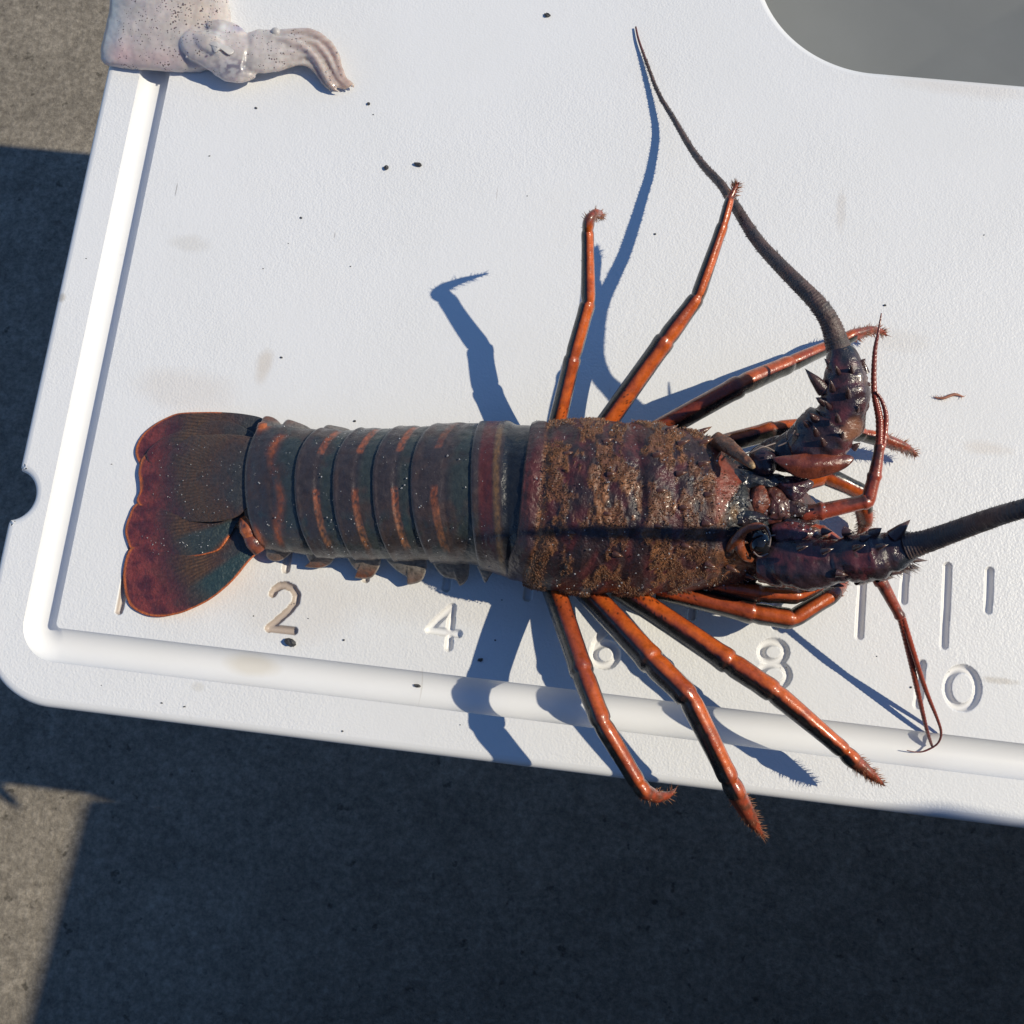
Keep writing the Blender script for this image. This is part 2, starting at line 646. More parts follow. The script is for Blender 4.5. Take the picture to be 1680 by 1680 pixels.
def rrect(off):
    r = RI + off
    a, b_, c, d = GI
    L = []
    L += arc(a + RI, c + RI, r, PI, 1.5 * PI, 18)
    L += [(x, c + RI - r) for x in np.linspace(a + RI, b_ - RI, 90)[1:-1]]
    L += arc(b_ - RI, c + RI, r, 1.5 * PI, 2 * PI, 18)
    L += arc(b_ - RI, d - RI, r, 0, 0.5 * PI, 18)
    L += [(x, d - RI + r) for x in np.linspace(b_ - RI, a + RI, 20)[1:-1]]
    L += arc(a + RI, d - RI, r, 0.5 * PI, PI, 18)
    L += [(a + RI - r, y) for y in np.linspace(d - RI, c + RI, 40)[1:-1]]
    return L


gl = []
NG = 22
for i in range(NG + 1):
    s_ = 0.5 - 0.5 * math.cos(PI * i / NG)
    u_ = abs(2 * s_ - 1)
    z_ = -GD * (max(0.0, 1 - u_ ** 2.0)) ** 0.62
    gl.append([(x, y, z_) for x, y in rrect(GW * s_)])
strip(gl[::-1], 1.0)
g_in, g_out = [(p[0], p[1]) for p in gl[0]], [(p[0], p[1]) for p in gl[-1]]
# cut-out
HX0, HX1, HY0, HY1, HR = 181.5, 395.0, 193.0, 306.0, 42.0
hole = dedupe(arc(HX0 + HR, HY0 + HR, HR, PI, 1.5 * PI, 40) + arc(HX1 - HR, HY0 + HR, HR, 1.5 * PI, 2 * PI, 30)
              + arc(HX1 - HR, HY1 - HR, HR, 0, 0.5 * PI, 30) + arc(HX0 + HR, HY1 - HR, HR, 0.5 * PI, PI, 30))
hl = [[(x, y, z) for x, y in offset_loop(hole, -d)] for d, z in prof]
strip([L[::-1] for L in hl], 0.8)
h_edge = [(p[0], p[1]) for p in hl[0]]
h_low = [(p[0], p[1]) for p in hl[-1]]
# ruler strip
RX0, RX1, RY0, RY1 = -8.0, 290.0, -21.5, 28.0
rect = [(RX0, RY0), (RX1, RY0), (RX1, RY1), (RX0, RY1)]


def fill(loops_, z, keep, flip=False, plain_=0.0):
    vs, es = [], []
    for L in loops_:
        n0 = len(vs)
        vs += [Vector(p) for p in L]
        es += [(n0 + i, n0 + (i + 1) % len(L)) for i in range(len(L))]
    v2, e2, f2, *_ = delaunay_2d_cdt(vs, es, [], 0, 1e-5)
    F = []
    for f in f2:
        c = sum((v2[i] for i in f), Vector((0, 0))) / len(f)
        if keep(c):
            F.append(tuple(f[::-1]) if flip else tuple(f))
    board_add([(v.x, v.y, z) for v in v2], F, 0.0, plain_)


def inside(c, L):
    r = False
    n = len(L)
    for i in range(n):
        x1, y1 = L[i]
        x2, y2 = L[(i + 1) % n]
        if (y1 > c.y) != (y2 > c.y) and c.x < (x2 - x1) * (c.y - y1) / (y2 - y1) + x1:
            r = not r
    return r


fill([in_edge, g_out], 0.0, lambda c: inside(c, in_edge) and not inside(c, g_out))
fill([g_in, h_edge, rect], 0.0, lambda c: inside(c, g_in) and not inside(c, h_edge) and not inside(c, rect))
low_edge = [(p[0], p[1]) for p in loops[-1]]
fill([low_edge, h_low], -12.7, lambda c: inside(c, low_edge) and not inside(c, h_low), flip=True)

strokes = []


def stroke(pts, dirt_=0.12):
    strokes.append(([tuple(at(p[0], p[1], 0))[:2] for p in pts], dirt_))


for k in range(0, 23):
    u_ = k * 12.7
    if k == 0:
        strokes.append(([(1.2, 25.0), (0.6, -18.6)], 0.8))
    else:
        strokes.append(([(u_, 24.6), (u_ - 0.2, 0.2 if k % 2 == 0 else 12.4)], 0.12 if k > 6 else 0.5))
stroke([(447, 974), (452, 966), (460, 961), (469, 960), (480, 965), (487, 976), (485, 988), (475, 1001), (458, 1016), (441, 1030), (441, 1031), (460, 1033), (482, 1035)], 0.85)
stroke([(742, 996), (722, 1014), (704, 1033), (725, 1036), (752, 1040)], 0.02)
stroke([(742, 996), (736, 1062)], 0.10)
stroke([(998, 1030), (986, 1042), (978, 1056), (975, 1068)], 0.08)
stroke([(993 + 19 * math.cos(a), 1074 + 18 * math.sin(a)) for a in np.linspace(0, 2 * PI, 28)], 0.08)
stroke([(1269 + 20 * math.cos(a), 1070 + 17 * math.sin(a)) for a in np.linspace(0, 2 * PI, 28)], 0.08)
stroke([(1270 + 23 * math.cos(a), 1108 + 19 * math.sin(a)) for a in np.linspace(0, 2 * PI, 28)], 0.08)
stroke([(1503, 1097), (1513, 1089), (1509, 1125), (1506, 1157)], 0.08)
stroke([(1579 + 25 * math.cos(a) + 3 * math.sin(a) * -0.6, 1129 + 32 * math.sin(a) + 3 * math.cos(a)) for a in np.linspace(0, 2 * PI, 40)], 0.08)
GX = np.linspace(RX0, RX1, 1060)
GY = np.linspace(RY0, RY1, 178)
XX, YY = np.meshgrid(GX, GY)
ZZ = np.zeros_like(XX)
DD = np.zeros_like(XX)
SR, SDP = 1.25, 1.5
for pts, d_ in strokes:
    for (ax, ay), (bx, by) in zip(pts[:-1], pts[1:]):
        i0 = np.searchsorted(GX, min(ax, bx) - 2); i1 = np.searchsorted(GX, max(ax, bx) + 2)
        j0 = np.searchsorted(GY, min(ay, by) - 2); j1 = np.searchsorted(GY, max(ay, by) + 2)
        if i1 <= i0 or j1 <= j0: continue
        x = XX[j0:j1, i0:i1]; y = YY[j0:j1, i0:i1]
        L2 = (bx - ax) ** 2 + (by - ay) ** 2 + 1e-9
        tt = np.clip(((x - ax) * (bx - ax) + (y - ay) * (by - ay)) / L2, 0, 1)
        dist = np.hypot(x - ax - tt * (bx - ax), y - ay - tt * (by - ay)) / SR
        z = -SDP * np.clip(1 - dist ** 2.4, 0, 1) ** 0.7
        ZZ[j0:j1, i0:i1] = np.minimum(ZZ[j0:j1, i0:i1], z)
        DD[j0:j1, i0:i1] = np.maximum(DD[j0:j1, i0:i1], np.where(dist < 1.0, d_, 0))
nx_, ny_ = len(GX), len(GY)
idx = np.arange(nx_ * ny_).reshape(ny_, nx_)
FQ = np.stack([idx[:-1, :-1], idx[:-1, 1:], idx[1:, 1:], idx[1:, :-1]], -1).reshape(-1, 4)
board_add(np.stack([XX, YY, ZZ], -1).reshape(-1, 3).tolist(), [tuple(q) for q in FQ.tolist()], DD.ravel().tolist(), (np.where(ZZ < -0.05, 1.0, 0.0)).ravel().tolist())
bo = mk('board_slab', BV, BF, M_BOARD, board, BC)
# post under the board and its flange
pa = Acc()
pa.add(*tube([(Vector((130, 150, DECK_Z)), 24), (Vector((130, 150, -13)), 24)], n=28))
mk('support_post', pa.V, pa.F, M_POST, board)
pa = Acc()
pa.add(*tube([(Vector((130, 150, DECK_Z + 0.2)), 60), (Vector((130, 150, DECK_Z + 8)), 60)], n=28))
mk('post_flange', pa.V, pa.F, M_POST, board)

# grey catch tray hanging under the cut-out
tray = thing('catch_tray', Vector((288, 250, -40)), 'smooth grey plastic tray seen through the rounded cut-out', 'tray')
ta = Acc()
TZ = -34.0
to = [(x, y) for x, y in arc(195, 150, 20, PI, 1.5 * PI, 8) + arc(395, 150, 20, 1.5 * PI, 2 * PI, 8) + arc(395, 318, 20, 0, 0.5 * PI, 8) + arc(150, 318, 20, 0.5 * PI, PI, 8)]
to = [(x - (40 if x < 200 else 0), y) for x, y in to]
n = len(to)
cx_, cy_ = sum(p[0] for p in to) / n, sum(p[1] for p in to) / n
lv = [(1.0, -13.2), (1.0, -13.4), (0.985, TZ + 3), (0.965, TZ), (0.0, TZ)]
V = [Vector((cx_ + (x - cx_) * k, cy_ + (y - cy_) * k, z)) for k, z in lv for x, y in to]
F = []
for r in range(len(lv) - 1):
    for k in range(n):
        F.append((r * n + k, r * n + (k + 1) % n, (r + 1) * n + (k + 1) % n, (r + 1) * n + k))
V2 = [v + Vector((0, 0, -2.2)) + (Vector((v.x - cx_, v.y - cy_, 0)) * 0.012) for v in V]
F2 = [tuple(i + len(V) for i in f[::-1]) for f in F]
rim = [(k, len(V) + k, len(V) + (k + 1) % n, (k + 1) % n) for k in range(n)]
mk('tray_shell', V + V2, F + F2 + rim, M_TRAY, tray)

# invented box, out of view at right, added to shade the deck
shade_block = thing('added_shade_block', Vector((1040, -480, DECK_Z)), 'large dark box added out of view right of the board to shade the concrete', 'chest')
ca = math.radians(-4.0)


def shade_block_box(x0, x1, y0, y1, z0, z1, bev, name, parent):
    bm = bmesh.new()
    bmesh.ops.create_cube(bm, size=1.0)
    for v in bm.verts:
        v.co = Vector((lerp(x0, x1, v.co.x + 0.5), lerp(y0, y1, v.co.y + 0.5), lerp(z0, z1, v.co.z + 0.5)))
    bmesh.ops.bevel(bm, geom=bm.edges[:], offset=bev, segments=3, profile=0.5, affect='EDGES')
    bm.verts.ensure_lookup_table()
    P = Vector((640, 9, 0))
    rot = Matrix.Rotation(ca, 3, 'Z')
    V = [rot @ v.co + P for v in bm.verts]
    F = [tuple(v.index for v in f.verts) for f in bm.faces]
    bm.free()
    return mk(name, V, F, M_SHADE_BLOCK, parent)


shade_block_box(0, 800, -1200, 26, DECK_Z + 1, 322, 4, 'shade_block_body', shade_block)
shade_block_box(0, 790, -1190, 7, 323, 356, 3, 'shade_block_rim', shade_block)
shade_block_box(0, 806, -1206, 13, 357, 386, 4, 'shade_block_lid', shade_block)
shade_block_box(350, 450, -1220, -1207, 340, 395, 4, 'shade_block_tab', shade_block)

# made-up planked box below the frame, added to keep skylight off the deck
sky_block = thing('added_sky_block', Vector((280, -450, DECK_Z)), 'dark planked box added out of view below the board to block skylight', 'sky_block')
M_SKY_BLOCK = simple_mat('sky_block_dark', (0.035, 0.028, 0.022), 0.75, var=0.35, scale=25, bump=0.3)


def sky_block_box(x0, x1, y0, y1, z0, z1, name):
    bm = bmesh.new()
    bmesh.ops.create_cube(bm, size=1.0)
    for v in bm.verts:
        v.co = Vector((lerp(x0, x1, v.co.x + 0.5), lerp(y0, y1, v.co.y + 0.5), lerp(z0, z1, v.co.z + 0.5)))
    bmesh.ops.bevel(bm, geom=bm.edges[:], offset=4, segments=2, profile=0.5, affect='EDGES')
    V = [v.co.copy() for v in bm.verts]
    F = [tuple(v.index for v in f.verts) for f in bm.faces]
    bm.free()
    return mk(name, V, F, M_SKY_BLOCK, sky_block)


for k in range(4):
    sky_block_box(-60, 600, -596 + 84 * k, -518 + 84 * k, 268, 300, 'sky_block_plank')
sky_block_box(-50, 590, -276, -264, DECK_Z + 1, 264, 'sky_block_front')
sky_block_box(-50, 590, -630, -618, DECK_Z + 1, 264, 'sky_block_back')
sky_block_box(-50, -38, -616, -278, DECK_Z + 1, 264, 'sky_block_end')
sky_block_box(578, 590, -616, -278, DECK_Z + 1, 264, 'sky_block_end')

# ------------------------------------------------------------------ spiny lobster
LB = Vector((130, 25, 0))
lob = thing('spiny_lobster', LB, 'dark red spiny lobster with orange-striped legs lying on the white board', 'lobster')

TOP = [(395, 712), (430, 694), (500, 704), (560, 709), (620, 707), (700, 703), (760, 699), (830, 697), (870, 699), (960, 694), (1080, 701), (1140, 715), (1200, 742), (1230, 760), (1290, 790)]
BOT = [(395, 885), (440, 899), (500, 910), (560, 915), (620, 917), (700, 919), (775, 926), (830, 944), (870, 963), (950, 975), (1050, 975), (1150, 968), (1235, 958), (1290, 930)]
HT = [(395, 11), (430, 15), (500, 21), (600, 26), (700, 30), (800, 34), (870, 38), (950, 41), (1050, 42), (1150, 40), (1200, 37), (1250, 33), (1290, 28)]


def body(x, phi, dr=0.0):
    yt, yb, H = interp(TOP, x), interp(BOT, x), interp(HT, x)
    zm = 0.42 * H
    A = at(x, yb, zm)
    B = at(x, yt, zm)
    Cn = (A + B) * 0.5
    W = (A - B) * 0.5
    c, s = math.cos(phi), math.sin(phi)
    cc_ = math.copysign(abs(c) ** 0.96, c)
    p = Cn + W * cc_
    if s >= 0:
        p.z = zm + (H - zm) * s ** 0.98
    else:
        p.z = zm + s * (zm - 2.0)
    if dr:
        p += W.normalized() * (c * dr) + Vector((0, 0, s * dr))
    return p


def fbm(x, y, z=0.0):
    return nz(x, y, z) + 0.5 * nz(2.1 * x, 2.1 * y, z + 5) + 0.25 * nz(4.3 * x, 4.3 * y, z + 9)


# --- carapace
def dark_mask(x, q):
    """0 bristly brown, 1 smooth dark patch, in carapace coordinates"""
    phi = math.acos(max(-1.0, min(1.0, 2 * q - 1)))
    wy = phi * 20.0                                   # about millimetres round the shell
    wx = x / 5.6
    n1 = fbm(wx / 5.2, wy / 7.5, 1.7)
    n2 = fbm(wx / 2.0 + 4, wy / 2.4, 8.1)
    d = sstep(-0.02, 0.12, n1 + 0.45 * n2 + 0.09)
    d *= sstep(880, 900, x)
    d = max(d, sstep(0.5, 0.8, math.exp(-((x - 938 - 6 * n1) / 12) ** 2) * (0.9 + 0.7 * n2) * sstep(0.2, 0.3, q) * sstep(0.95, 0.6, q) + 0.1))
    d = max(d, 0.95 * sstep(0.5, 0.9, math.exp(-((x - 1045) / 8) ** 2) * sstep(0.3, 0.4, q) * sstep(0.8, 0.6, q)))
    f = sstep(1080, 1140, x) * (0.62 + 0.6 * n1 + 0.5 * n2) * (0.4 + 0.6 * sstep(0.08, 0.2, q))
    d = max(d, min(1, max(0, f)))
    return d


C_FUZZ = (0.150, 0.062, 0.033)
C_FUZZ2 = (0.255, 0.108, 0.046)
C_DARK = (0.030, 0.017, 0.020)
C_NAVY = (0.012, 0.016, 0.022)
C_MAROON = (0.105, 0.028, 0.026)
C_RED = (0.20, 0.045, 0.026)
C_ORANGE = (0.56, 0.108, 0.017)
C_TEAL = (0.030, 0.055, 0.058)


def cara_x(u, phi):
    q = 0.5 + 0.5 * math.cos(phi)
    xr = lerp(874, 846, q) if q < 0.8 else lerp(851.6, 828, (q - 0.8) / 0.2)
    xf = 1252 - 16 * abs(math.cos(phi)) ** 3
    return lerp(xr, xf, u), q


def cara_col(x, q, u, phi):
    d = dark_mask(x, q)
    f = mixc(C_FUZZ, C_FUZZ2, sstep(-0.2, 0.6, fbm(x / 40, q * 5, 3)))
    f = mixc(f, (0.06, 0.036, 0.026), sstep(0.0, 0.5, fbm(x / 9, q * 24, 6)) * 0.7)
    c = mixc(f, mixc(C_DARK, (0.085, 0.022, 0.024), sstep(-0.2, 0.5, fbm(x / 30, q * 6, 14))), d)
    # smooth rim at the rear edge
    rim = 1 - sstep(0.055, 0.075, u)
    c = mixc(c, mixc(C_MAROON, (0.045, 0.025, 0.03), sstep(0.0, 0.4, abs(q - 0.45))), rim)
    # red chevron and dark smooth plates in front of it
    y = lerp(interp(TOP, x), interp(BOT, x), q)
    k = sstep(1148, 1158, x) * (1 - sstep(0.0, 10.0, (x - 1152) / 42.0 * 62.0 + abs(y - 818) - 62 + 6 * fbm(x / 12, y / 12, 2)))
    c = mixc(c, C_RED, k * 0.95)
    front = sstep(1162, 1176, x) * (1 - k) * sstep(0.10, 0.20, q)
    c = mixc(c, mixc(C_NAVY, (0.05, 0.02, 0.02), sstep(0.1, 0.5, fbm(x / 25, y / 25, 5))), front * (1 - 0.45 * sstep(880, 930, y)) * (1 - 0.7 * sstep(770, 745, y)))
    o = math.exp(-(((x - 1193) / 17) ** 2 + ((y - 928) / 15) ** 2) * (1 + 0.8 * fbm(x / 9, y / 9, 4)))
    c = mixc(c, (0.30, 0.10, 0.028), min(1, o * 1.2))
    o = math.exp(-(((x - 1183) / 7) ** 2 + ((y - 866) / 9) ** 2))
    c = mixc(c, (0.20, 0.10, 0.03), min(1, o))
    return c


NU, NP = 240, 190
PH0, PH1 = -0.75, math.pi + 0.75
V, F, C = [], [], []
for i in range(NU + 1):
    u = i / NU
    for j in range(NP + 1):
        phi = lerp(PH0, PH1, j / NP)
        x, q = cara_x(u, phi)
        dm = dark_mask(x, q)
        dr = 0.0
        dr += 0.45 * math.exp(-((u - 0.03) / 0.022) ** 2) - 0.5 * math.exp(-((u - 0.078) / 0.012) ** 2)
        xc = 1040 - 40 * abs(math.cos(phi)) ** 2 * (1 if q > 0.5 else 0.4)
        dr -= 0.9 * math.exp(-((x - xc) / 9) ** 2) * (1 - 0.4 * abs(math.cos(phi)))
        dr += (1 - dm) * (0.22 + 0.30 * fbm(x / 8, phi * 14, 2)) * sstep(0.08, 0.11, u)
        dr += 0.5 * fbm(x / 30, q * 8, 20)
        dr -= 1.6 * sstep(1170, 1250, x) * math.exp(-((q - 0.33) / 0.10) ** 2) * 1.0
        dr -= 1.4 * sstep(1170, 1250, x) * math.exp(-((q - 0.60) / 0.08) ** 2) * 1.0
        V.append(body(x, phi, dr))
        C.append(cara_col(x, q, u, phi))
for i in range(NU):
    for j in range(NP):
        a = i * (NP + 1) + j
        F.append((a, a + NP + 1, a + NP + 2, a + 1))
# rear and front turned under
for (row, off) in ((0, -4.0), (NU, 3.0)):
    n0 = len(V)
    for j in range(NP + 1):
        p = V[row * (NP + 1) + j]
        c_ = Vector((p.x, (V[row * (NP + 1)].y + V[row * (NP + 1) + NP].y) / 2, 10))
        V.append(p + (c_ - p) * 0.14 - Vector((off * -0.3, 0, 0)))
        C.append(mixc(C[row * (NP + 1) + j], C_DARK, 0.5))
    for j in range(NP):
        a = row * (NP + 1) + j
        F.append((a, a + 1, n0 + j + 1, n0 + j) if row == 0 else (a + 1, a, n0 + j, n0 + j + 1))
carapace = mk('carapace', V, F, M_CARA, lob, C)

# bristles over the carapace
acc = Acc()
cnt = 0
while cnt < 7000:
    u = random.uniform(0.07, 0.98)
    phi = random.uniform(-0.25, math.pi + 0.2)
    x, q = cara_x(u, phi)
    if u > 0.84 and 0.17 < q < 0.9: continue
    dm = dark_mask(x, q)
    if random.random() < dm * 1.02 - 0.02 or (x > 1150 and random.random() < 0.6):
        continue
    p = body(x, phi, 0.25)
    nrm = (body(x, phi, 1.0) - body(x, phi, 0.0)).normalized()
    d = (Vector((0.8, random.uniform(-0.9, 0.9), 0)) + nrm * random.uniform(0.6, 2.2) + Vector((random.gauss(0, 0.3), random.gauss(0, 0.3), 0)))
    L = random.uniform(0.4, 0.95)
    k = random.random()
    c0 = mixc((0.065, 0.029, 0.020), (0.25, 0.108, 0.046), k)
    acc.cone(p, d, L, random.uniform(0.10, 0.21), c0, mixc(c0, (0.34, 0.18, 0.09), random.uniform(0.1, 0.7)), n=3)
    cnt += 1
o = acc.build('carapace_bristles', M_HAIR, carapace)
tag(o, kind='stuff')

# forward-pointing spines on the carapace
acc = Acc()
for (x, q, L, r) in [(925, 0.30, 2.6, 0.9), (930, 0.72, 2.6, 0.9), (985, 0.22, 3.0, 1.0), (990, 0.42, 2.4, 0.9), (985, 0.62, 2.6, 0.9), (1000, 0.82, 3, 1.0),
                     (1060, 0.30, 3.2, 1.1), (1065, 0.5, 2.8, 1.0), (1062, 0.68, 3.0, 1.0), (1085, 0.10, 3.5, 1.1), (1100, 0.20, 3.6, 1.1), (1095, 0.40, 3.0, 1.0), (1100, 0.58, 3.0, 1.0), (1105, 0.78, 3.4, 1.1),
                     (1140, 0.03, 4.4, 1.2), (1135, 0.16, 4.0, 1.2), (1130, 0.32, 3.4, 1.1), (1138, 0.50, 3, 1.0), (1135, 0.66, 3.2, 1.1), (1145, 0.88, 3.8, 1.2), (1165, 0.06, 5.0, 1.3), (1180, 0.90, 4.0, 1.2), (1200, 0.83, 3.8, 1.1), (1215, 0.95, 3.8, 1.1), (1190, 0.74, 3.6, 1.2)]:
    phi = math.acos(max(-1, min(1, 2 * q - 1)))
    p = body(x, phi, -0.2)
    nrm = (body(x, phi, 1.0) - body(x, phi, 0.0)).normalized()
    acc.cone(p, Vector((1, 0.05, 0)) + nrm * 0.6, L, r, (0.05, 0.02, 0.02), (0.20, 0.09, 0.05), n=8)
o = acc.build('carapace_spines', M_HEAD, carapace)
tag(o, kind='stuff')

# --- tail segments (front to back). xf: hidden front, xb: rear edge on the midline
segs = [  # name order only; front edge, rear edge, stripe position
    (778, 884, 'first'), (684, 796, 'mid'), (624, 700, 'mid'), (560, 638, 'mid'), (498, 574, 'mid'), (412, 512, 'last')]
C_T0 = (0.047, 0.038, 0.040)
C_T1 = (0.038, 0.050, 0.047)


def seg_skew(phi):
    c = math.cos(phi)
    return (34 * abs(c) ** 2.2 if c < 0 else 20 * abs(c) ** 2.5)


tergites = []
for si, (xb, xf, kind) in enumerate(segs):
    V, F, C = [], [], []
    NA, NQ = 60, 150
    sk = 1.0 if kind == 'mid' else (0.35 if kind == 'first' else 0.8)
    for i in range(NA + 1):
        u = i / NA                     # 0 rear edge .. 1 front
        for j in range(NQ + 1):
            phi = lerp(-0.45, math.pi + 0.35, j / NQ)
            q = 0.5 + 0.5 * math.cos(phi)
            x = lerp(xb, xf, u) + seg_skew(phi) * sk
            # raised rear half, stepped down front half
            dr = 0.45 * (1 - sstep(0.40, 0.62, u)) - 0.9 * sstep(0.80, 1.0, u)
            dr += 0.25 * math.exp(-((u - 0.05) / 0.05) ** 2)
            if kind == 'first': dr -= 0.7 * sstep(0.44, 0.56, u)
            else: dr -= 0.3 * math.exp(-((u - 0.47) / 0.06) ** 2)
            if i == 0: dr -= 0.9
            dr += 0.12 * fbm(x / 12, q * 20, si)
            V.append(body(x, phi, dr))
            c = mixc(C_T0, C_T1, sstep(0.45, 0.65, u) * 0.9)
            c = mixc(c, (0.062, 0.040, 0.034), sstep(0.0, 0.6, fbm(x / 45, q * 5, 30 + si)) * 0.8)
            c = mixc(c, C_TEAL, sstep(0.1, 0.6, fbm(x / 18, q * 9, 50 + si)) * 0.5 * (sstep(0.62, 0.8, q) + sstep(0.3, 0.1, q)))
            c = mixc(c, (0.15, 0.145, 0.15), sstep(0.045, 0.015, u) * sstep(0.25, 0.75, abs(math.cos(phi))) * 0.75)
            if kind == 'mid':
                st = math.exp(-((u - (0.34 if si == 1 else 0.47) + 0.015 * fbm(q * 14, si)) / (0.052 if si == 1 else 0.072)) ** 8)
                wq = max(sstep(0.03, 0.05, q) * sstep(0.285, 0.265, q), sstep(0.53, 0.555, q) * sstep(0.96, 0.92, q))
                rough_ = 0.62 + 0.9 * fbm(x / 5, q * 40, 3)
                c = mixc(c, mixc((0.30, 0.088, 0.042), (0.24, 0.105, 0.052), sstep(0.5, 0.9, q)), min(1, st * wq * rough_ * (0.55 if (si == 1 and q < 0.45) else 1.0)))
            elif kind == 'first':
                c = mixc(c, mixc(C_MAROON, (0.05, 0.022, 0.028), sstep(0.6, 0.95, q)), sstep(0.10, 0.16, u) * sstep(0.36, 0.30, u) * 0.95)
                c = mixc(c, (0.24, 0.13, 0.055), math.exp(-((u - 0.37 - 0.03 * q) / 0.045) ** 4) * sstep(0.05, 0.15, q) * (0.7 + 0.6 * fbm(x / 4, q * 40, 3)))
                c = mixc(c, (0.012, 0.014, 0.018), sstep(0.44, 0.5, u))
            else:
                st = math.exp(-((u - 0.52 + 0.10 * math.sin((q - 0.1) * 9)) / 0.07) ** 2)
                wq = max(sstep(0.10, 0.14, q) * sstep(0.36, 0.30, q), 0.55 * sstep(0.3, 0.34, q) * sstep(0.6, 0.5, q) * (0.6 + 0.8 * fbm(x / 5, q * 30, 1)), sstep(0.5, 0.55, q) * sstep(0.99, 0.92, q))
                c = mixc(c, (0.27, 0.078, 0.034), max(0, min(1, st * wq * (0.8 + 0.6 * fbm(x / 4, q * 40, 8)))))
                e_ = math.exp(-((u - 0.07) / 0.08) ** 2) * max(math.exp(-((q - 0.07) / 0.05) ** 2), math.exp(-((q - 0.93) / 0.05) ** 2))
                c = mixc(c, (0.48, 0.12, 0.035), min(1, e_ * 1.3))
            C.append(c)
    for i in range(NA):
        for j in range(NQ):
            a = i * (NQ + 1) + j
            F.append((a, a + NQ + 1, a + NQ + 2, a + 1))
    n0 = len(V)
    for j in range(NQ + 1):
        phi = lerp(-0.45, math.pi + 0.35, j / NQ)
        x = xb + 6 + seg_skew(phi) * sk
        V.append(body(x, phi, -1.6))
        C.append(C[j])
    for j in range(NQ):
        F.append((j, j + 1, n0 + j + 1, n0 + j))
    tergites.append(mk('tail_segment', V, F, M_TAIL, lob, C))

# --- side flaps of the tail segments
C_FL = (0.17, 0.152, 0.132)


def flap(parent, outline, z0, z1, ydir, tint=0.5):
    ys = [p[1] for p in outline]
    ya, yb_ = (min(ys), max(ys)) if ydir > 0 else (max(ys), min(ys))

    def zf(x, y, f):
        return lerp(z0, z1, max(0, min(1, (y - ya) / (yb_ - ya)))) + 1.0 * (1 - f * f)

    def col(x, y, f, k):
        t = (y - ya) / (yb_ - ya)
        c = mixc(C_FL, (0.16, 0.065, 0.04), sstep(0.45, 1.0, t) * tint)
        c = mixc(c, C_T1, sstep(0.3, 0.0, t) * 0.8)
        return mixc(mixc(c, (0.05, 0.045, 0.04), sstep(0.1, 0.5, fbm(x / 6, y / 6, 2)) * 0.7), (0.34, 0.32, 0.29), sstep(0.90, 1.0, f) * 0.7)
    Vp, Fp, Cp = plate(outline, zf, 0.7, 70, 8, col)
    mk('side_flap', Vp, Fp, M_PLEURA, parent, Cp)


flap(tergites[1], [(705, 905), (709, 922), (726, 945), (747, 951), (755, 961), (767, 950), (770, 928), (764, 905), (735, 898)], 13, 4, 1, 0.25)
flap(tergites[2], [(632, 900), (634, 918), (651, 936), (669, 948), (669, 959), (690, 954), (698, 940), (700, 920), (690, 902), (660, 898)], 12, 3.5, 1, 0.6)
flap(tergites[3], [(562, 895), (566, 908), (577, 927), (588, 940), (582, 948), (606, 949), (618, 938), (625, 918), (615, 900), (590, 893)], 11, 3, 1, 1.2)
flap(tergites[4], [(500, 893), (502, 910), (508, 924), (500, 930), (525, 932), (543, 924), (550, 908), (540, 895), (520, 889)], 10, 2.5, 1, 1.2)
flap(tergites[5], [(440, 885), (436, 905), (440, 917), (455, 921), (470, 914), (482, 900), (475, 885), (455, 880)], 9, 3, 1, 0.8)
flap(tergites[0], [(783, 925), (788, 940), (796, 956), (804, 945), (812, 937), (830, 934), (820, 920), (800, 918)], 14, 9, 1, 0.2)
flap(tergites[5], [(428, 700), (433, 684), (446, 684), (458, 692), (462, 702), (445, 708)], 12, 9, -1, 1.2)
flap(tergites[5], [(462, 706), (470, 689), (486, 692), (505, 700), (512, 708), (490, 714)], 13, 10, -1, 0.7)
flap(tergites[4], [(528, 712), (535, 698), (552, 699), (572, 704), (580, 712), (555, 718)], 14, 11, -1, 0.2)
flap(tergites[3], [(590, 712), (602, 703), (625, 703), (645, 706), (640, 715), (612, 719)], 15, 12, -1, 0.1)
flap(tergites[2], [(660, 710), (680, 702), (702, 700), (715, 704), (705, 713), (682, 716)], 16, 13, -1, 0.1)

# --- tail fan
C_FAN = (0.195, 0.042, 0.040)


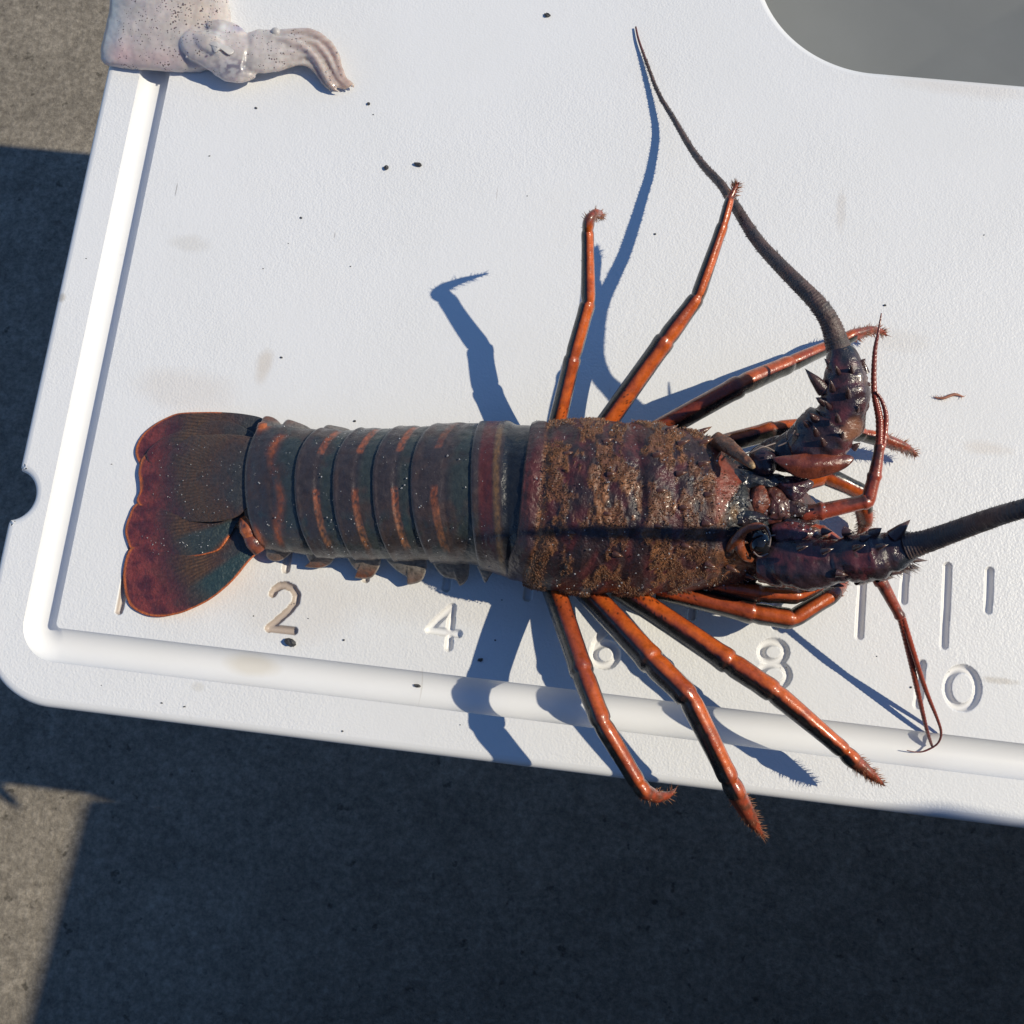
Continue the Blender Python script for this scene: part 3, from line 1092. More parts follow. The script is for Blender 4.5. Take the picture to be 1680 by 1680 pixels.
def fan_col(bx, by, edge_from, edge_to, teal=0.0, gold=(0.135, 0.072, 0.038), far=190.0, side=None):
    """bx,by: hinge pixel. Zones from hinge outwards: dark teal, olive brown ribs, dark, maroon rim, orange fringe"""
    def f_(x, y, f, k):
        d = math.hypot(x - bx, y - by)
        ang = math.atan2(y - by, x - bx)
        n = fbm(x / 25, y / 25, 3)
        rib = 0.5 + 0.5 * math.sin(ang * 130 + 2 * n)
        c = mixc((0.060, 0.036, 0.034), C_TEAL, sstep(0.40, 0.15, d / far + 0.12 * n) * 0.5)
        g_ = math.exp(-((d / far - 0.52 + 0.08 * n) / 0.17) ** 2)
        c = mixc(c, mixc(gold, tuple(v * 0.45 for v in gold), rib), g_ * 0.9)
        c = mixc(c, (0.032, 0.024, 0.034), math.exp(-((d / far - 0.74) / 0.09) ** 2) * 0.6)
        c = mixc(c, mixc(C_FAN, (0.085, 0.022, 0.030), sstep(-0.3, 0.5, n)), sstep(0.62, 0.90, d / far + 0.10 * n))
        c = mixc(c, C_TEAL, teal * sstep(0.35, 0.2, abs(ang - (side if side is not None else 9)) / 0.9) * sstep(0.75, 0.5, d / far))
        if edge_from <= k / 160.0 <= edge_to:
            c = mixc(c, (0.52, 0.13, 0.035), sstep(0.945, 0.972, f + 0.008 * n))
        return c
    return f_


tl = [(424, 722), (385, 713), (355, 713), (320, 714), (293, 716), (268, 722), (250, 735), (233, 752), (227, 773), (229, 792), (229, 807), (224, 823), (240, 839), (267, 851), (315, 856), (362, 855), (393, 845), (412, 820), (424, 783), (426, 750)]
telson_z = lambda x, y, f: lerp(2.4, 13.2, sstep(230, 418, x)) - 2.0 * ((y - 785) / 72) ** 2 * 0.6 - 0.7 * f ** 6 + 0.10 * math.sin((y - 785) * 0.9) * sstep(400, 330, x) * (1 - f)
Vp, Fp, Cp = plate(tl, telson_z, 1.0, 160, 34, fan_col(420, 785, 0.30, 0.62, far=200))
mk('telson', Vp, Fp, M_FAN, lob, Cp)
en = [(400, 838), (398, 852), (389, 858), (378, 878), (361, 901), (340, 909), (312, 914), (285, 917), (255, 917), (232, 913), (217, 905), (210, 892), (205, 871), (211, 848), (224, 826), (260, 818), (330, 820), (380, 826)]
en_z = lambda x, y, f: lerp(1.0, 6.5, sstep(210, 400, x)) + 0.9 * (1 - f ** 2) + 0.10 * math.sin((y - 830 - (x - 210) * 0.05) * 1.2) * (1 - f)
Vp, Fp, Cp = plate(en, en_z, 0.8, 160, 30, fan_col(405, 848, 0.10, 0.80, teal=0.8, far=190, side=2.62))
mk('uropod', Vp, Fp, M_FAN, lob, Cp)
ex = [(424, 893), (422, 907), (408, 922), (381, 954), (346, 983), (308, 1002), (285, 1009), (262, 1012), (239, 1009), (215, 996), (205, 974), (202, 945), (205, 920), (214, 900), (240, 885), (300, 876), (360, 868), (405, 868)]
ex_z = lambda x, y, f: lerp(1.1, 5.6, sstep(210, 410, x)) - 0.3 * sstep(920, 1010, y) + 0.8 * (1 - f ** 2) + 0.10 * math.sin((y - (x - 210) * -0.35) * 1.1) * (1 - f)
Vp, Fp, Cp = plate(ex, ex_z, 0.8, 160, 30, fan_col(425, 885, 0.03, 0.72, teal=1.0, far=215, side=2.30))
mk('uropod', Vp, Fp, M_FAN, lob, Cp)
ex2 = [(436, 698), (430, 686), (398, 679), (360, 676), (327, 676), (300, 677), (282, 681), (255, 695), (233, 714), (222, 737), (226, 756), (240, 768), (290, 762), (360, 745), (415, 725)]
ex2_z = lambda x, y, f: lerp(0.9, 6.2, sstep(220, 430, x)) + 1.0 * (1 - f ** 2)
Vp, Fp, Cp = plate(ex2, ex2_z, 0.8, 160, 30, fan_col(435, 705, 0.16, 0.66, teal=0.3, far=205, side=3.0))
mk('uropod', Vp, Fp, M_FAN, lob, Cp)
en2 = [(418, 712), (402, 702), (384, 694), (360, 690), (338, 693), (322, 701), (290, 709), (262, 722), (240, 745), (260, 765), (330, 760), (390, 742), (415, 726)]
en2_z = lambda x, y, f: lerp(2.2, 7.8, sstep(230, 420, x)) + 0.9 * (1 - f ** 2)
Vp, Fp, Cp = plate(en2, en2_z, 0.8, 160, 26, fan_col(420, 720, 2, 3, teal=0.4, far=200, side=3.0))
mk('uropod', Vp, Fp, M_FAN, lob, Cp)
# hinge knobs of the fan
for (pts, c) in (([(398, 850, 9), (405, 868, 10), (412, 882, 9)], (0.40, 0.11, 0.035)), ([(403, 872, 9), (415, 890, 9), (426, 905, 7)], (0.20, 0.06, 0.035)), ([(425, 712, 11), (432, 703, 11), (440, 700, 10)], (0.42, 0.12, 0.04))):
    P = [(at(*p), px2mm(w_, p[2]) / 2) for p, w_ in zip(pts, (14, 26, 20))]
    Vp, Fp, Cp = tube(path(P, 0.5), 18, 0.6, lambda t, th, p, i: mixc(c, (0.06, 0.03, 0.03), sstep(0.0, 0.5, fbm(p.x * 0.6, p.y * 0.6))))
    mk('fan_hinge', Vp, Fp, M_HEAD, lob, Cp)

# --- legs
C_LD = (0.024, 0.026, 0.024)
C_LB = (0.010, 0.008, 0.008)


def leg(J, th0, dact, red=0.0, hair=40, seed=0, half=0.66, dark=C_LD, olive=0.0):
    """J: joints (px, py, z, width px) base to tip; last stretch is the dactyl"""
    P, meta = [], []
    nJ = len(J)
    rnd = random.Random(seed)
    for s in range(nJ - 1):
        a, b_ = J[s], J[s + 1]
        A, B = at(*a[:3]), at(*b_[:3])
        ra, rb = px2mm(a[3], a[2]) * 0.535, px2mm(b_[3], b_[2]) * 0.535
        L = (B - A).length
        k = max(6, int(L / 0.55))
        last = s >= dact
        for i in range(k + (1 if s == nJ - 2 else 0)):
            t_ = i / k
            r = lerp(ra, rb, t_)
            if not last:
                dd = (1 - t_) * L
                r *= 1 + 0.07 * math.exp(-((dd - 1.8) / 1.8) ** 2) - 0.05 * math.exp(-(dd / 0.4) ** 2)
                if s > 0:
                    r *= 1 - 0.10 * math.exp(-(t_ * L / 1.4) ** 2)
            bow = math.sin(PI * t_) * 0.015 * L
            P.append((lerp(A, B, t_) + Vector((0, 0, bow)), max(r, 0.12)))
            meta.append((s, t_, L))
    # ease the corner positions a little
    Q = [p[0].copy() for p in P]
    for it in range(2):
        Q = [Q[0]] + [(Q[i - 1] + Q[i] * 2 + Q[i + 1]) * 0.25 for i in range(1, len(Q) - 1)] + [Q[-1]]
    P = [(Q[i], P[i][1]) for i in range(len(P))]

    def col(t, th, p, i):
        s, tt, L = meta[i]
        if s >= dact:
            c = mixc((0.30, 0.055, 0.026), (0.15, 0.05, 0.028), sstep(-0.3, 0.5, fbm(p.x * 0.5, p.y * 0.5, seed)))
            return c
        d = abs((th - th0 + PI) % (2 * PI) - PI)
        d += 0.07 * fbm(p.x * 0.35, p.y * 0.35, seed)
        org = mixc(C_ORANGE, (0.17, 0.030, 0.022), red * sstep(0.1, 0.4, tt if s == 0 else 1.0) if s == 0 else red * 0.35)
        org = mixc(org, (0.24, 0.036, 0.020), sstep(-0.1, 0.5, fbm(p.x * 0.16, p.y * 0.16, seed + 3)) * 0.5)
        org = mixc(org, (0.16, 0.028, 0.018), sstep(half - 0.28, half, d) * 0.6)
        if s == 0 and tt < 0.5:
            if nz(p.x * 1.9, p.y * 1.9, p.z * 1.9) > 0.34 + 0.3 * tt:
                org = (0.02, 0.012, 0.01)
        c = mixc(org, C_LB, sstep(half - 0.02, half + 0.06, d))
        c = mixc(c, mixc(dark, (0.055, 0.05, 0.042), sstep(0.1, 0.6, fbm(p.x * 0.4, p.y * 0.4, seed + 5))), sstep(half + 0.14, half + 0.4, d))
        c = mixc(c, (0.10, 0.085, 0.06), sstep(2.0, 2.7, d) * 0.6)
        j = math.exp(-((1 - tt) * L / 0.6) ** 2)
        c = mixc(c, (0.14, 0.035, 0.025), j * 0.8 * sstep(1.6, 0.9, d))
        return mixc(c, (0.30, 0.17, 0.10), 0.6 * math.exp(-((1 - tt) * L / 0.22) ** 2))
    Vp, Fp, Cp = tube(P, 44, 1.4, col)
    lo = mk('leg', Vp, Fp, M_LEG, lob, Cp)
    # bristles of the dactyl, and a few along the shaft
    acc = Acc()
    idx_d = [i for i, m_ in enumerate(meta) if m_[0] >= dact]
    for h in range(hair * 3):
        i = rnd.choice(idx_d[:-2])
        p, r = P[i]
        T = (P[i + 1][0] - P[i - 1][0]).normalized()
        an = rnd.uniform(0, 2 * PI)
        a_ = T.orthogonal().normalized()
        n_ = a_ * math.cos(an) + T.cross(a_) * math.sin(an)
        acc.cone(p + n_ * r * 0.8, n_ + T * rnd.uniform(0.3, 1.2), rnd.uniform(0.9, 2.5), rnd.uniform(0.11, 0.18), (0.20, 0.045, 0.025), (0.42, 0.22, 0.11), n=3)
    for h in range(hair // 2):
        i = rnd.randrange(4, max(6, idx_d[0]))
        p, r = P[i]
        T = (P[i + 1][0] - P[i - 1][0]).normalized()
        an = rnd.uniform(0, 2 * PI)
        a_ = T.orthogonal().normalized()
        n_ = a_ * math.cos(an) + T.cross(a_) * math.sin(an)
        acc.cone(p + n_ * r * 0.9, n_ + T * rnd.uniform(0.2, 1.0), rnd.uniform(0.4, 0.9), 0.1, (0.04, 0.03, 0.025), (0.12, 0.07, 0.04), n=3)
    o = acc.build('leg_bristles', M_HAIR, lo)
    tag(o, kind='stuff')
    return lo


# far side (upper in the picture)
leg([(905, 735, 9, 29), (940, 585, 25, 26), (965, 496, 31, 24), (964, 378, 41, 19), (966, 362, 43.5, 19), (974, 352, 43, 15), (984, 351, 39, 9), (990, 358, 33, 2)], 0.45, 4, hair=30, seed=1)
leg([(975, 722, 9, 33), (1093, 556, 24, 32), (1144, 488, 28, 24), (1186, 368, 34, 18), (1197, 327, 35, 14), (1206, 309, 36, 8), (1212, 299, 36.5, 2)], 0.5, 4, hair=36, seed=2)
leg([(1060, 718, 9, 35), (1216, 632, 22, 33), (1295, 598, 17, 26), (1372, 564, 11, 19), (1400, 550, 10, 19), (1430, 542, 8, 14), (1446, 544, 7, 8), (1455, 551, 6, 2)], -0.35, 4, red=0.8, hair=50, seed=3, half=0.8)
leg([(1150, 738, 10, 29), (1272, 706, 18, 29), (1345, 698, 17, 25), (1415, 714, 12, 21), (1450, 722, 10, 20), (1480, 733, 8, 16), (1496, 741, 6, 9), (1503, 750, 5, 2)], -0.5, 4, hair=50, seed=4)
leg([(1290, 800, 12, 29), (1352, 779, 15, 29), (1414, 808, 12, 23), (1417, 838, 9, 25), (1419, 858, 6, 21), (1412, 875, 4.5, 10), (1402, 884, 3.5, 2)], 0.75, 3, hair=50, seed=5)
# near side (lower in the picture)
leg([(908, 965, 10, 36), (956, 1106, 26, 35), (987, 1186, 30, 30), (1046, 1284, 26, 24), (1056, 1298, 25, 24), (1078, 1308, 22, 17), (1098, 1304, 20, 9), (1109, 1294, 18, 2)], -0.35, 4, red=0.6, hair=26, seed=6)
leg([(958, 965, 9, 37), (1072, 1088, 23, 40), (1130, 1145, 27, 34), (1196, 1278, 21, 28), (1208, 1302, 19, 28), (1232, 1345, 15, 20), (1254, 1376, 12, 2)], -0.5, 4, hair=65, seed=7)
leg([(1015, 965, 8, 35), (1198, 1088, 18, 36), (1270, 1136, 20, 32), (1384, 1232, 17, 23), (1400, 1248, 16, 24), (1430, 1272, 15, 15), (1451, 1289, 14, 2)], -0.4, 4, hair=65, seed=8)
leg([(1080, 968, 10, 29), (1238, 1006, 15, 33), (1300, 1016, 16, 29), (1366, 975, 15, 25), (1378, 960, 12, 21), (1384, 945, 10, 14), (1386, 935, 9, 3)], 0.1, 3, red=0.5, hair=20, seed=9)
leg([(1165, 960, 14, 25), (1250, 974, 18, 28), (1310, 978, 19, 23), (1345, 962, 19, 14), (1352, 955, 19, 10), (1358, 945, 18, 3)], 0.0, 3, red=0.3, hair=8, seed=10)

# --- antennae
def col_ped(seed, pale=None):
    def f_(t, th, p, i):
        n = fbm(p.x * 0.16, p.y * 0.16, seed)
        c = mixc((0.042, 0.024, 0.029), (0.110, 0.030, 0.034), sstep(-0.15, 0.45, n))
        c = mixc(c, (0.012, 0.012, 0.015), sstep(0.25, 0.5, fbm(p.x * 0.45, p.y * 0.45, seed + 13)) * 0.9)
        c = mixc(c, (0.12, 0.045, 0.045), sstep(0.35, 0.7, fbm(p.x * 0.3, p.y * 0.3, seed + 17)) * 0.6)
        c = mixc(c, (0.022, 0.026, 0.034), sstep(0.0, 0.7, fbm(p.x * 0.1, p.y * 0.1, seed + 7)))
        if pale:
            for (q, r_) in pale:
                d = (p - q).length / r_
                c = mixc(c, (0.26, 0.115, 0.065), sstep(1.0, 0.5, d + 0.3 * n) * 0.9)
        return c
    return f_


def spines(parent, L, mat=M_HEAD):
    acc = Acc()
    for (bx, by, tx, ty, z0, z1, w_) in L:
        a, b_ = at(bx, by, z0), at(tx, ty, z1)
        acc.cone(a, b_ - a, (b_ - a).length, px2mm(w_, z0) / 2, (0.05, 0.024, 0.028), (0.11, 0.06, 0.045), n=10)
    o = acc.build('spines', mat, parent)
    return o


def antenna(name, ped, flag, seed, pale, sp, joints=()):
    # stalk
    P = [(at(*p[:3]), px2mm(p[3], p[2]) / 2) for p in ped]
    PP = path(P, 0.6)
    Vp, Fp, Cp = tube(PP, 40, 0.72, col_ped(seed, pale), wob=lambda l, th: 0.10 * fbm(l * 0.35 + 1.3 * math.cos(th), 1.3 * math.sin(th), seed) + 0.035 * fbm(l * 1.3 + 4 * math.cos(th), 4 * math.sin(th), seed + 2) - sum(0.10 * math.exp(-((l - q_) / 0.8) ** 2) for q_ in joints))
    st = mk(name, Vp, Fp, M_HEAD, lob, Cp)
    if sp:
        spines(st, sp)
    # whip
    P = path([(at(*p[:3]), px2mm(p[3], p[2]) / 2) if len(p) == 4 else p for p in flag], 0.28)
    P = [(p, r * (1 + 0.05 * math.sin(i * 2.1))) for i, (p, r) in enumerate(P)]

    def c_(t, th, p, i):
        n = fbm(p.x * 0.2, p.y * 0.2, seed + 1)
        return mixc(mixc((0.110, 0.070, 0.062), (0.072, 0.060, 0.060), sstep(-0.3, 0.4, n)), (0.13, 0.03, 0.03), sstep(0.85, 1.0, t))
    Vp, Fp, Cp = tube(P, 22, 1.0, c_)
    fl = mk('flagellum', Vp, Fp, M_ANT, st, Cp)
    acc = Acc()
    rnd = random.Random(seed)
    for i in range(6, len(P) - 4):
        p, r = P[i]
        if r < 0.45: continue
        T = (P[i + 1][0] - P[i - 1][0]).normalized()
        a_ = T.orthogonal().normalized()
        for k in range(4):
            an = rnd.uniform(0, 2 * PI)
            n_ = a_ * math.cos(an) + T.cross(a_) * math.sin(an)
            acc.cone(p + n_ * r * 0.85, n_ + T * rnd.uniform(0.8, 2.0), rnd.uniform(0.7, 1.5) * min(1, 0.4 + r * 0.3), 0.13, (0.05, 0.034, 0.032), (0.18, 0.14, 0.12), n=3)
    tag(acc.build('flagellum_bristles', M_HAIR, fl), kind='stuff')
    return st


SHV = Vector((1.08, 0.19, 1.0))
NEAR_WHIP = [(1488, 897, 42, 46), (1520, 888, 45, 37), (1560, 874, 51, 34), (1610, 856, 60, 33), (1680, 834, 76, 31)]
for (bx_, by_, bz_, h_, r_) in ((1240, 888, 30, 72, 2.0), (1100, 886, 32, 100, 1.8), (960, 885, 32, 130, 1.6), (840, 885, 28, 158, 1.2), (760, 886, 26, 178, 0.5)):
    NEAR_WHIP.append((at(bx_, by_, bz_) + SHV * h_, r_))


antenna('antenna', [(1300, 738, 36, 60), (1325, 728, 38, 88), (1352, 712, 40, 98), (1374, 692, 42, 86), (1383, 668, 44, 78), (1388, 640, 46, 80), (1386, 612, 47, 68), (1382, 588, 48, 54), (1377, 572, 48, 42)],
        [(1382, 590, 47, 44), (1374, 566, 48, 40), (1362, 530, 50, 33), (1341, 498, 51, 29), (1310, 466, 49, 26), (1278, 434, 45, 24), (1242, 394, 39, 21), (1207, 340, 29, 17), (1184, 304, 23, 15), (1158, 276, 17, 13), (1134, 244, 11, 11), (1108, 200, 5.5, 9), (1080, 152, 2.4, 7), (1060, 100, 1.3, 5), (1048, 66, 1.0, 4), (1043, 44, 0.8, 3)],
        11, [(at(1397, 704, 45), 4.2), (at(1404, 628, 47), 3.6)],
        [(1352, 640, 1320, 604, 46, 50, 26), (1352, 660, 1338, 652, 46, 48, 16), (1410, 600, 1420, 588, 47, 50, 18), (1418, 632, 1431, 630, 46, 48, 16), (1412, 660, 1426, 650, 45, 47, 16), (1340, 690, 1326, 676, 44, 48, 16),
         (1400, 590, 1402, 572, 48, 50, 14), (1365, 600, 1352, 588, 48, 50, 14), (1330, 700, 1316, 690, 42, 46, 18), (1420, 612, 1416, 590, 46, 48, 14), (1366, 640, 1362, 622, 50, 55, 12), (1392, 650, 1390, 632, 50, 55, 12), (1340, 712, 1334, 698, 46, 50, 12), (1400, 735, 1412, 726, 40, 42, 14), (1375, 690, 1372, 676, 48, 52, 12), (1360, 668, 1352, 656, 48, 53, 10), (1404, 678, 1410, 664, 46, 50, 12), (1380, 720, 1384, 706, 44, 49, 12), (1352, 728, 1346, 716, 44, 49, 12), (1398, 612, 1396, 596, 50, 55, 10), (1376, 612, 1370, 598, 50, 55, 10), (1318, 716, 1302, 712, 40, 43, 14)], joints=(13.5, 25.0))
antenna('antenna', [(1245, 922, 29, 66), (1290, 922, 32, 84), (1330, 925, 34, 84), (1366, 922, 36, 72), (1390, 916, 38, 72), (1425, 914, 39, 84), (1450, 908, 40, 74), (1478, 900, 41, 58), (1500, 893, 42, 42)],
        NEAR_WHIP,
        12, [(at(1455, 950, 36), 3.0)],
        [(1466, 880, 1494, 852, 43, 47, 26), (1432, 876, 1447, 866, 42, 45, 20), (1415, 884, 1430, 878, 42, 44, 16), (1480, 880, 1500, 884, 42, 42, 26), (1490, 918, 1523, 920, 38, 37, 12), (1478, 930, 1508, 932, 37, 36, 14), (1440, 945, 1466, 948, 36, 35, 22), (1408, 950, 1424, 957, 35, 34, 22), (1460, 938, 1490, 938, 37, 36, 14),
         (1385, 872, 1402, 874, 40, 42, 18), (1350, 872, 1366, 872, 40, 42, 14), (1402, 900, 1420, 894, 46, 50, 12), (1440, 898, 1458, 893, 46, 49, 12), (1350, 905, 1368, 900, 46, 49, 12), (1420, 930, 1440, 930, 42, 44, 12), (1372, 940, 1392, 944, 40, 41, 14), (1310, 900, 1326, 896, 44, 47, 10)], joints=(23.0, 34.0))

acc = Acc()
rnd = random.Random(31)
near_ant = [o for o in lob.children if o.name.startswith('antenna')][-1]
for k in range(260):
    t_ = rnd.random()
    x = lerp(1262, 1500, t_)
    y = interp([(1262, 955), (1307, 962), (1354, 957), (1402, 953), (1461, 944), (1500, 930)], x) - rnd.uniform(0, 9)
    p = at(x, y, interp([(1262, 24), (1400, 31), (1500, 36)], x) + rnd.uniform(-1, 3))
    acc.cone(p, Vector((1.0, rnd.uniform(-0.75, -0.05), rnd.uniform(-0.3, 0.3))), rnd.uniform(1.2, 3.6), 0.13, (0.07, 0.05, 0.05), (0.26, 0.21, 0.19), n=3)
tag(acc.build('fringe', M_HAIR, near_ant), kind='stuff')

# --- antennules (small forked feelers)
def antennule(stem, forks, seed):
    def c_(t, th, p, i):
        return mixc((0.33, 0.060, 0.030), (0.10, 0.04, 0.032), sstep(0.0, 0.7, fbm(p.x * 0.25, p.y * 0.25, seed) + (0.35 if abs(th + 0.9) < 1.0 else -0.1)))
    pts = [(at(*p[:3]), px2mm(p[3], p[2]) / 2) for p in stem]
    P = []
    for s in range(len(pts) - 1):
        A, B = pts[s], pts[s + 1]
        L = (B[0] - A[0]).length
        k = max(5, int(L / 0.5))
        for i in range(k + (1 if s == len(pts) - 2 else 0)):
            t_ = i / k
            r = lerp(A[1], B[1], t_) * (1 + 0.18 * math.exp(-(((1 - t_) * L - 0.7) / 0.8) ** 2) - 0.1 * math.exp(-((1 - t_) * L / 0.4) ** 2))
            P.append((lerp(A[0], B[0], t_), r))
    Vp, Fp, Cp = tube(P, 20, 1.0, c_)
    st = mk('antennule', Vp, Fp, M_LEG, lob, Cp)
    for f_ in forks:
        P = path([(at(*p[:3]), px2mm(p[3], p[2]) / 2) for p in f_], 0.35)
        P = [(p, r * (1 + 0.07 * math.sin(i * 1.9))) for i, (p, r) in enumerate(P)]
        Vp, Fp, Cp = tube(P, 12, 1.0, lambda t, th, p, i: mixc((0.30, 0.055, 0.030), (0.13, 0.04, 0.04), sstep(0.2, 1.0, t) * (0.6 if seed == 21 else 0.9)))
        mk('branch', Vp, Fp, M_LEG, st, Cp)


antennule([(1296, 842, 30, 10), (1322, 841, 32, 27), (1352, 838, 33, 27), (1424, 822, 35, 23), (1436, 776, 37, 21), (1444, 728, 39, 15)],
          [[(1442, 735, 39, 13), (1443, 690, 40, 13), (1434, 640, 42, 10), (1435, 580, 45, 8), (1441, 545, 47, 5), (1446, 514, 48, 2)],
           [(1449, 733, 39, 9), (1453, 700, 40, 9), (1453, 678, 41, 8), (1446, 656, 42, 6), (1437, 642, 43, 3)]], 21)
antennule([(1300, 862, 30, 10), (1322, 867, 30, 26), (1352, 876, 30, 23), (1425, 930, 28, 22), (1448, 958, 28, 20), (1478, 1014, 24, 15)],
          [[(1476, 1010, 24, 10), (1490, 1065, 18, 10), (1507, 1140, 9, 8), (1520, 1195, 2, 6), (1529, 1224, -3.0, 4)],
           [(1481, 1012, 24, 9), (1500, 1075, 18, 9), (1520, 1135, 10, 7), (1538, 1180, 4, 5), (1544, 1203, 1, 4), (1538, 1220, -1.5, 3), (1520, 1231, -3, 3), (1505, 1234, -3.2, 2), (1488, 1231, -2.6, 1.4)]], 22)

# --- head
def blob(name, pts, flat, colf, mat=M_HEAD, n=28, parent=None, wob=0.0, up=Vector((0, 0, 1))):
    P = path([(at(*p[:3]), px2mm(p[3], p[2]) / 2) for p in pts], 0.5)
    Vp, Fp, Cp = tube(P, n, flat, colf, wob=(lambda l, th: wob * fbm(l * 0.35 + 1.2 * math.cos(th), 1.2 * math.sin(th), 4)) if wob else None, up=up)
    return mk(name, Vp, Fp, mat, parent or lob, Cp)


mar = lambda t, th, p, i: mixc((0.085, 0.026, 0.022), (0.035, 0.022, 0.024), sstep(-0.1, 0.5, fbm(p.x * 0.22, p.y * 0.22, 3)))
drk = lambda t, th, p, i: mixc((0.030, 0.022, 0.028), (0.075, 0.024, 0.026), sstep(0.0, 0.7, fbm(p.x * 0.2, p.y * 0.2, 8)))
brn = lambda t, th, p, i: mixc((0.16, 0.075, 0.042), (0.07, 0.035, 0.026), sstep(-0.2, 0.5, fbm(p.x * 0.5, p.y * 0.5, 8)))
orr = lambda t, th, p, i: mixc((0.24, 0.062, 0.022), (0.09, 0.036, 0.022), sstep(-0.1, 0.6, fbm(p.x * 0.3, p.y * 0.3, 8)))
blob('head_plate', [(1222, 822, 28, 60), (1240, 822, 31, 84), (1270, 824, 31, 84), (1300, 830, 30, 72), (1325, 838, 28, 50), (1342, 842, 26, 20)], 0.42, mar, wob=0.10)
blob('head_ridge', [(1249, 796, 34, 10), (1247, 806, 35.5, 26), (1246, 820, 36, 32), (1248, 834, 35, 28), (1250, 842, 34, 10)], 0.55, lambda t, th, p, i: mixc((0.20, 0.050, 0.026), (0.10, 0.034, 0.024), sstep(-0.2, 0.4, fbm(p.x * 0.9, p.y * 0.9, 2))), mat=M_CARA, wob=0.30)
def shield(name, outline, z, dome, c0, c1, thick=3.0):
    Vp, Fp, Cp = plate(outline, lambda x, y, f: z + dome * (1 - f * f) + 0.35 * fbm(x / 9, y / 9, 3), thick, 90, 12,
                       lambda x, y, f, k: mixc(mixc(c0, c1, sstep(-0.2, 0.5, fbm(x / 14, y / 14, z))), (0.02, 0.014, 0.016), sstep(0.86, 1.0, f) * 0.6))
    return mk(name, Vp, Fp, M_HEAD, lob, Cp)


shield('cheek', [(1268, 786), (1300, 781), (1334, 790), (1326, 806), (1303, 824), (1284, 806)], 34, 2.0, (0.060, 0.024, 0.034), (0.035, 0.020, 0.030))
shield('cheek', [(1258, 796), (1282, 800), (1302, 824), (1298, 846), (1278, 853), (1258, 846), (1254, 820)], 33.5, 1.6, (0.085, 0.030, 0.024), (0.045, 0.026, 0.022))
shield('mouthpart', [(1288, 815), (1315, 824), (1342, 839), (1318, 848), (1290, 842)], 33.5, 1.2, (0.030, 0.020, 0.022), (0.060, 0.028, 0.024))
shield('mouthpart', [(1290, 848), (1338, 858), (1314, 866), (1288, 860)], 33.0, 1.2, (0.022, 0.018, 0.022), (0.05, 0.022, 0.022))
shield('cheek', [(1266, 862), (1300, 855), (1332, 864), (1352, 878), (1320, 892), (1276, 890)], 34, 2.2, (0.12, 0.028, 0.032), (0.055, 0.022, 0.026))
shield('brow', [(1168, 776), (1200, 768), (1245, 775), (1287, 781), (1272, 798), (1236, 800), (1192, 808)], 35.0, 1.2, (0.014, 0.018, 0.024), (0.022, 0.018, 0.022))
shield('brow', [(1178, 838), (1236, 838), (1262, 850), (1238, 862), (1204, 860)], 36.5, 1.0, (0.014, 0.018, 0.024), (0.026, 0.018, 0.020))
blob('antenna_base', [(1236, 752, 24, 30), (1264, 745, 29, 52), (1296, 742, 32, 70), (1326, 734, 34, 74)], 0.7, drk, wob=0.12)
blob('mouthpart', [(1318, 866, 33, 8), (1336, 873, 34, 18), (1360, 880, 31, 6)], 0.7, brn, wob=0.25)
blob('underside', [(1230, 850, 16, 150), (1280, 850, 18, 150), (1320, 850, 17, 100), (1340, 850, 16, 40)], 0.35, drk)
blob('chest', [(880, 840, 13, 200), (1000, 845, 13, 240), (1120, 850, 13, 220), (1240, 850, 14, 160)], 0.25, mar)
# horns over the eyes
h1 = blob('horn', [(1176, 722, 32, 30), (1194, 732, 38, 26), (1210, 744, 42, 20), (1226, 757, 45, 15), (1233, 763, 46, 12), (1237, 768, 46.4, 6)], 0.8, lambda t, th, p, i: mixc(mixc((0.21, 0.085, 0.042), (0.09, 0.040, 0.026), sstep(-0.2, 0.4, fbm(p.x * 0.8, p.y * 0.8, 8))), (0.42, 0.28, 0.14), sstep(0.90, 0.97, t)), mat=M_CARA, wob=0.22)
h2 = blob('horn', [(1196, 902, 34, 16), (1206, 888, 37, 18), (1216, 876, 39, 15), (1228, 867, 40.5, 13), (1244, 863, 41, 12), (1256, 865, 40, 8), (1262, 869, 39.5, 3)], 0.8, orr, wob=0.12)
blob('orbit', [(1222, 874, 38, 8), (1214, 886, 37, 16), (1214, 900, 36, 18), (1224, 914, 34, 14), (1236, 920, 32, 6)], 0.7, orr, wob=0.1)
Vp, Fp, Cp = ellipsoid(at(1245, 889, 34.5), 3.5, 3.9, 3.5, (0.02, 0.02, 0.022))
mk('eye', Vp, Fp, M_EYE, lob, Cp)
Vp, Fp, Cp = ellipsoid(at(1252, 757, 34.5), 3.8, 4.6, 3.8, (0.035, 0.020, 0.028), rot=0.3)
mk('eye', Vp, Fp, M_HEAD, lob, Cp)
for wl in ([(1222, 746, 41), (1238, 739, 42), (1254, 733, 42), (1270, 740, 40)], [(1254, 733, 42), (1272, 727, 41)], [(1257, 863, 42), (1264, 880, 41), (1262, 897, 40)], [(1264, 879, 41), (1272, 878, 41)],
           [(1236, 905, 37), (1246, 913, 37), (1260, 908, 37)], [(1276, 732, 40), (1292, 724, 41), (1304, 706, 43)]):
    Vp, Fp, Cp = tube(path([(at(*p), 0.22) for p in wl], 0.4), 6, 1.0, lambda t, th, p, i: (0.22, 0.17, 0.15))
    mk('whisker', Vp, Fp, M_HAIR, lob, Cp)
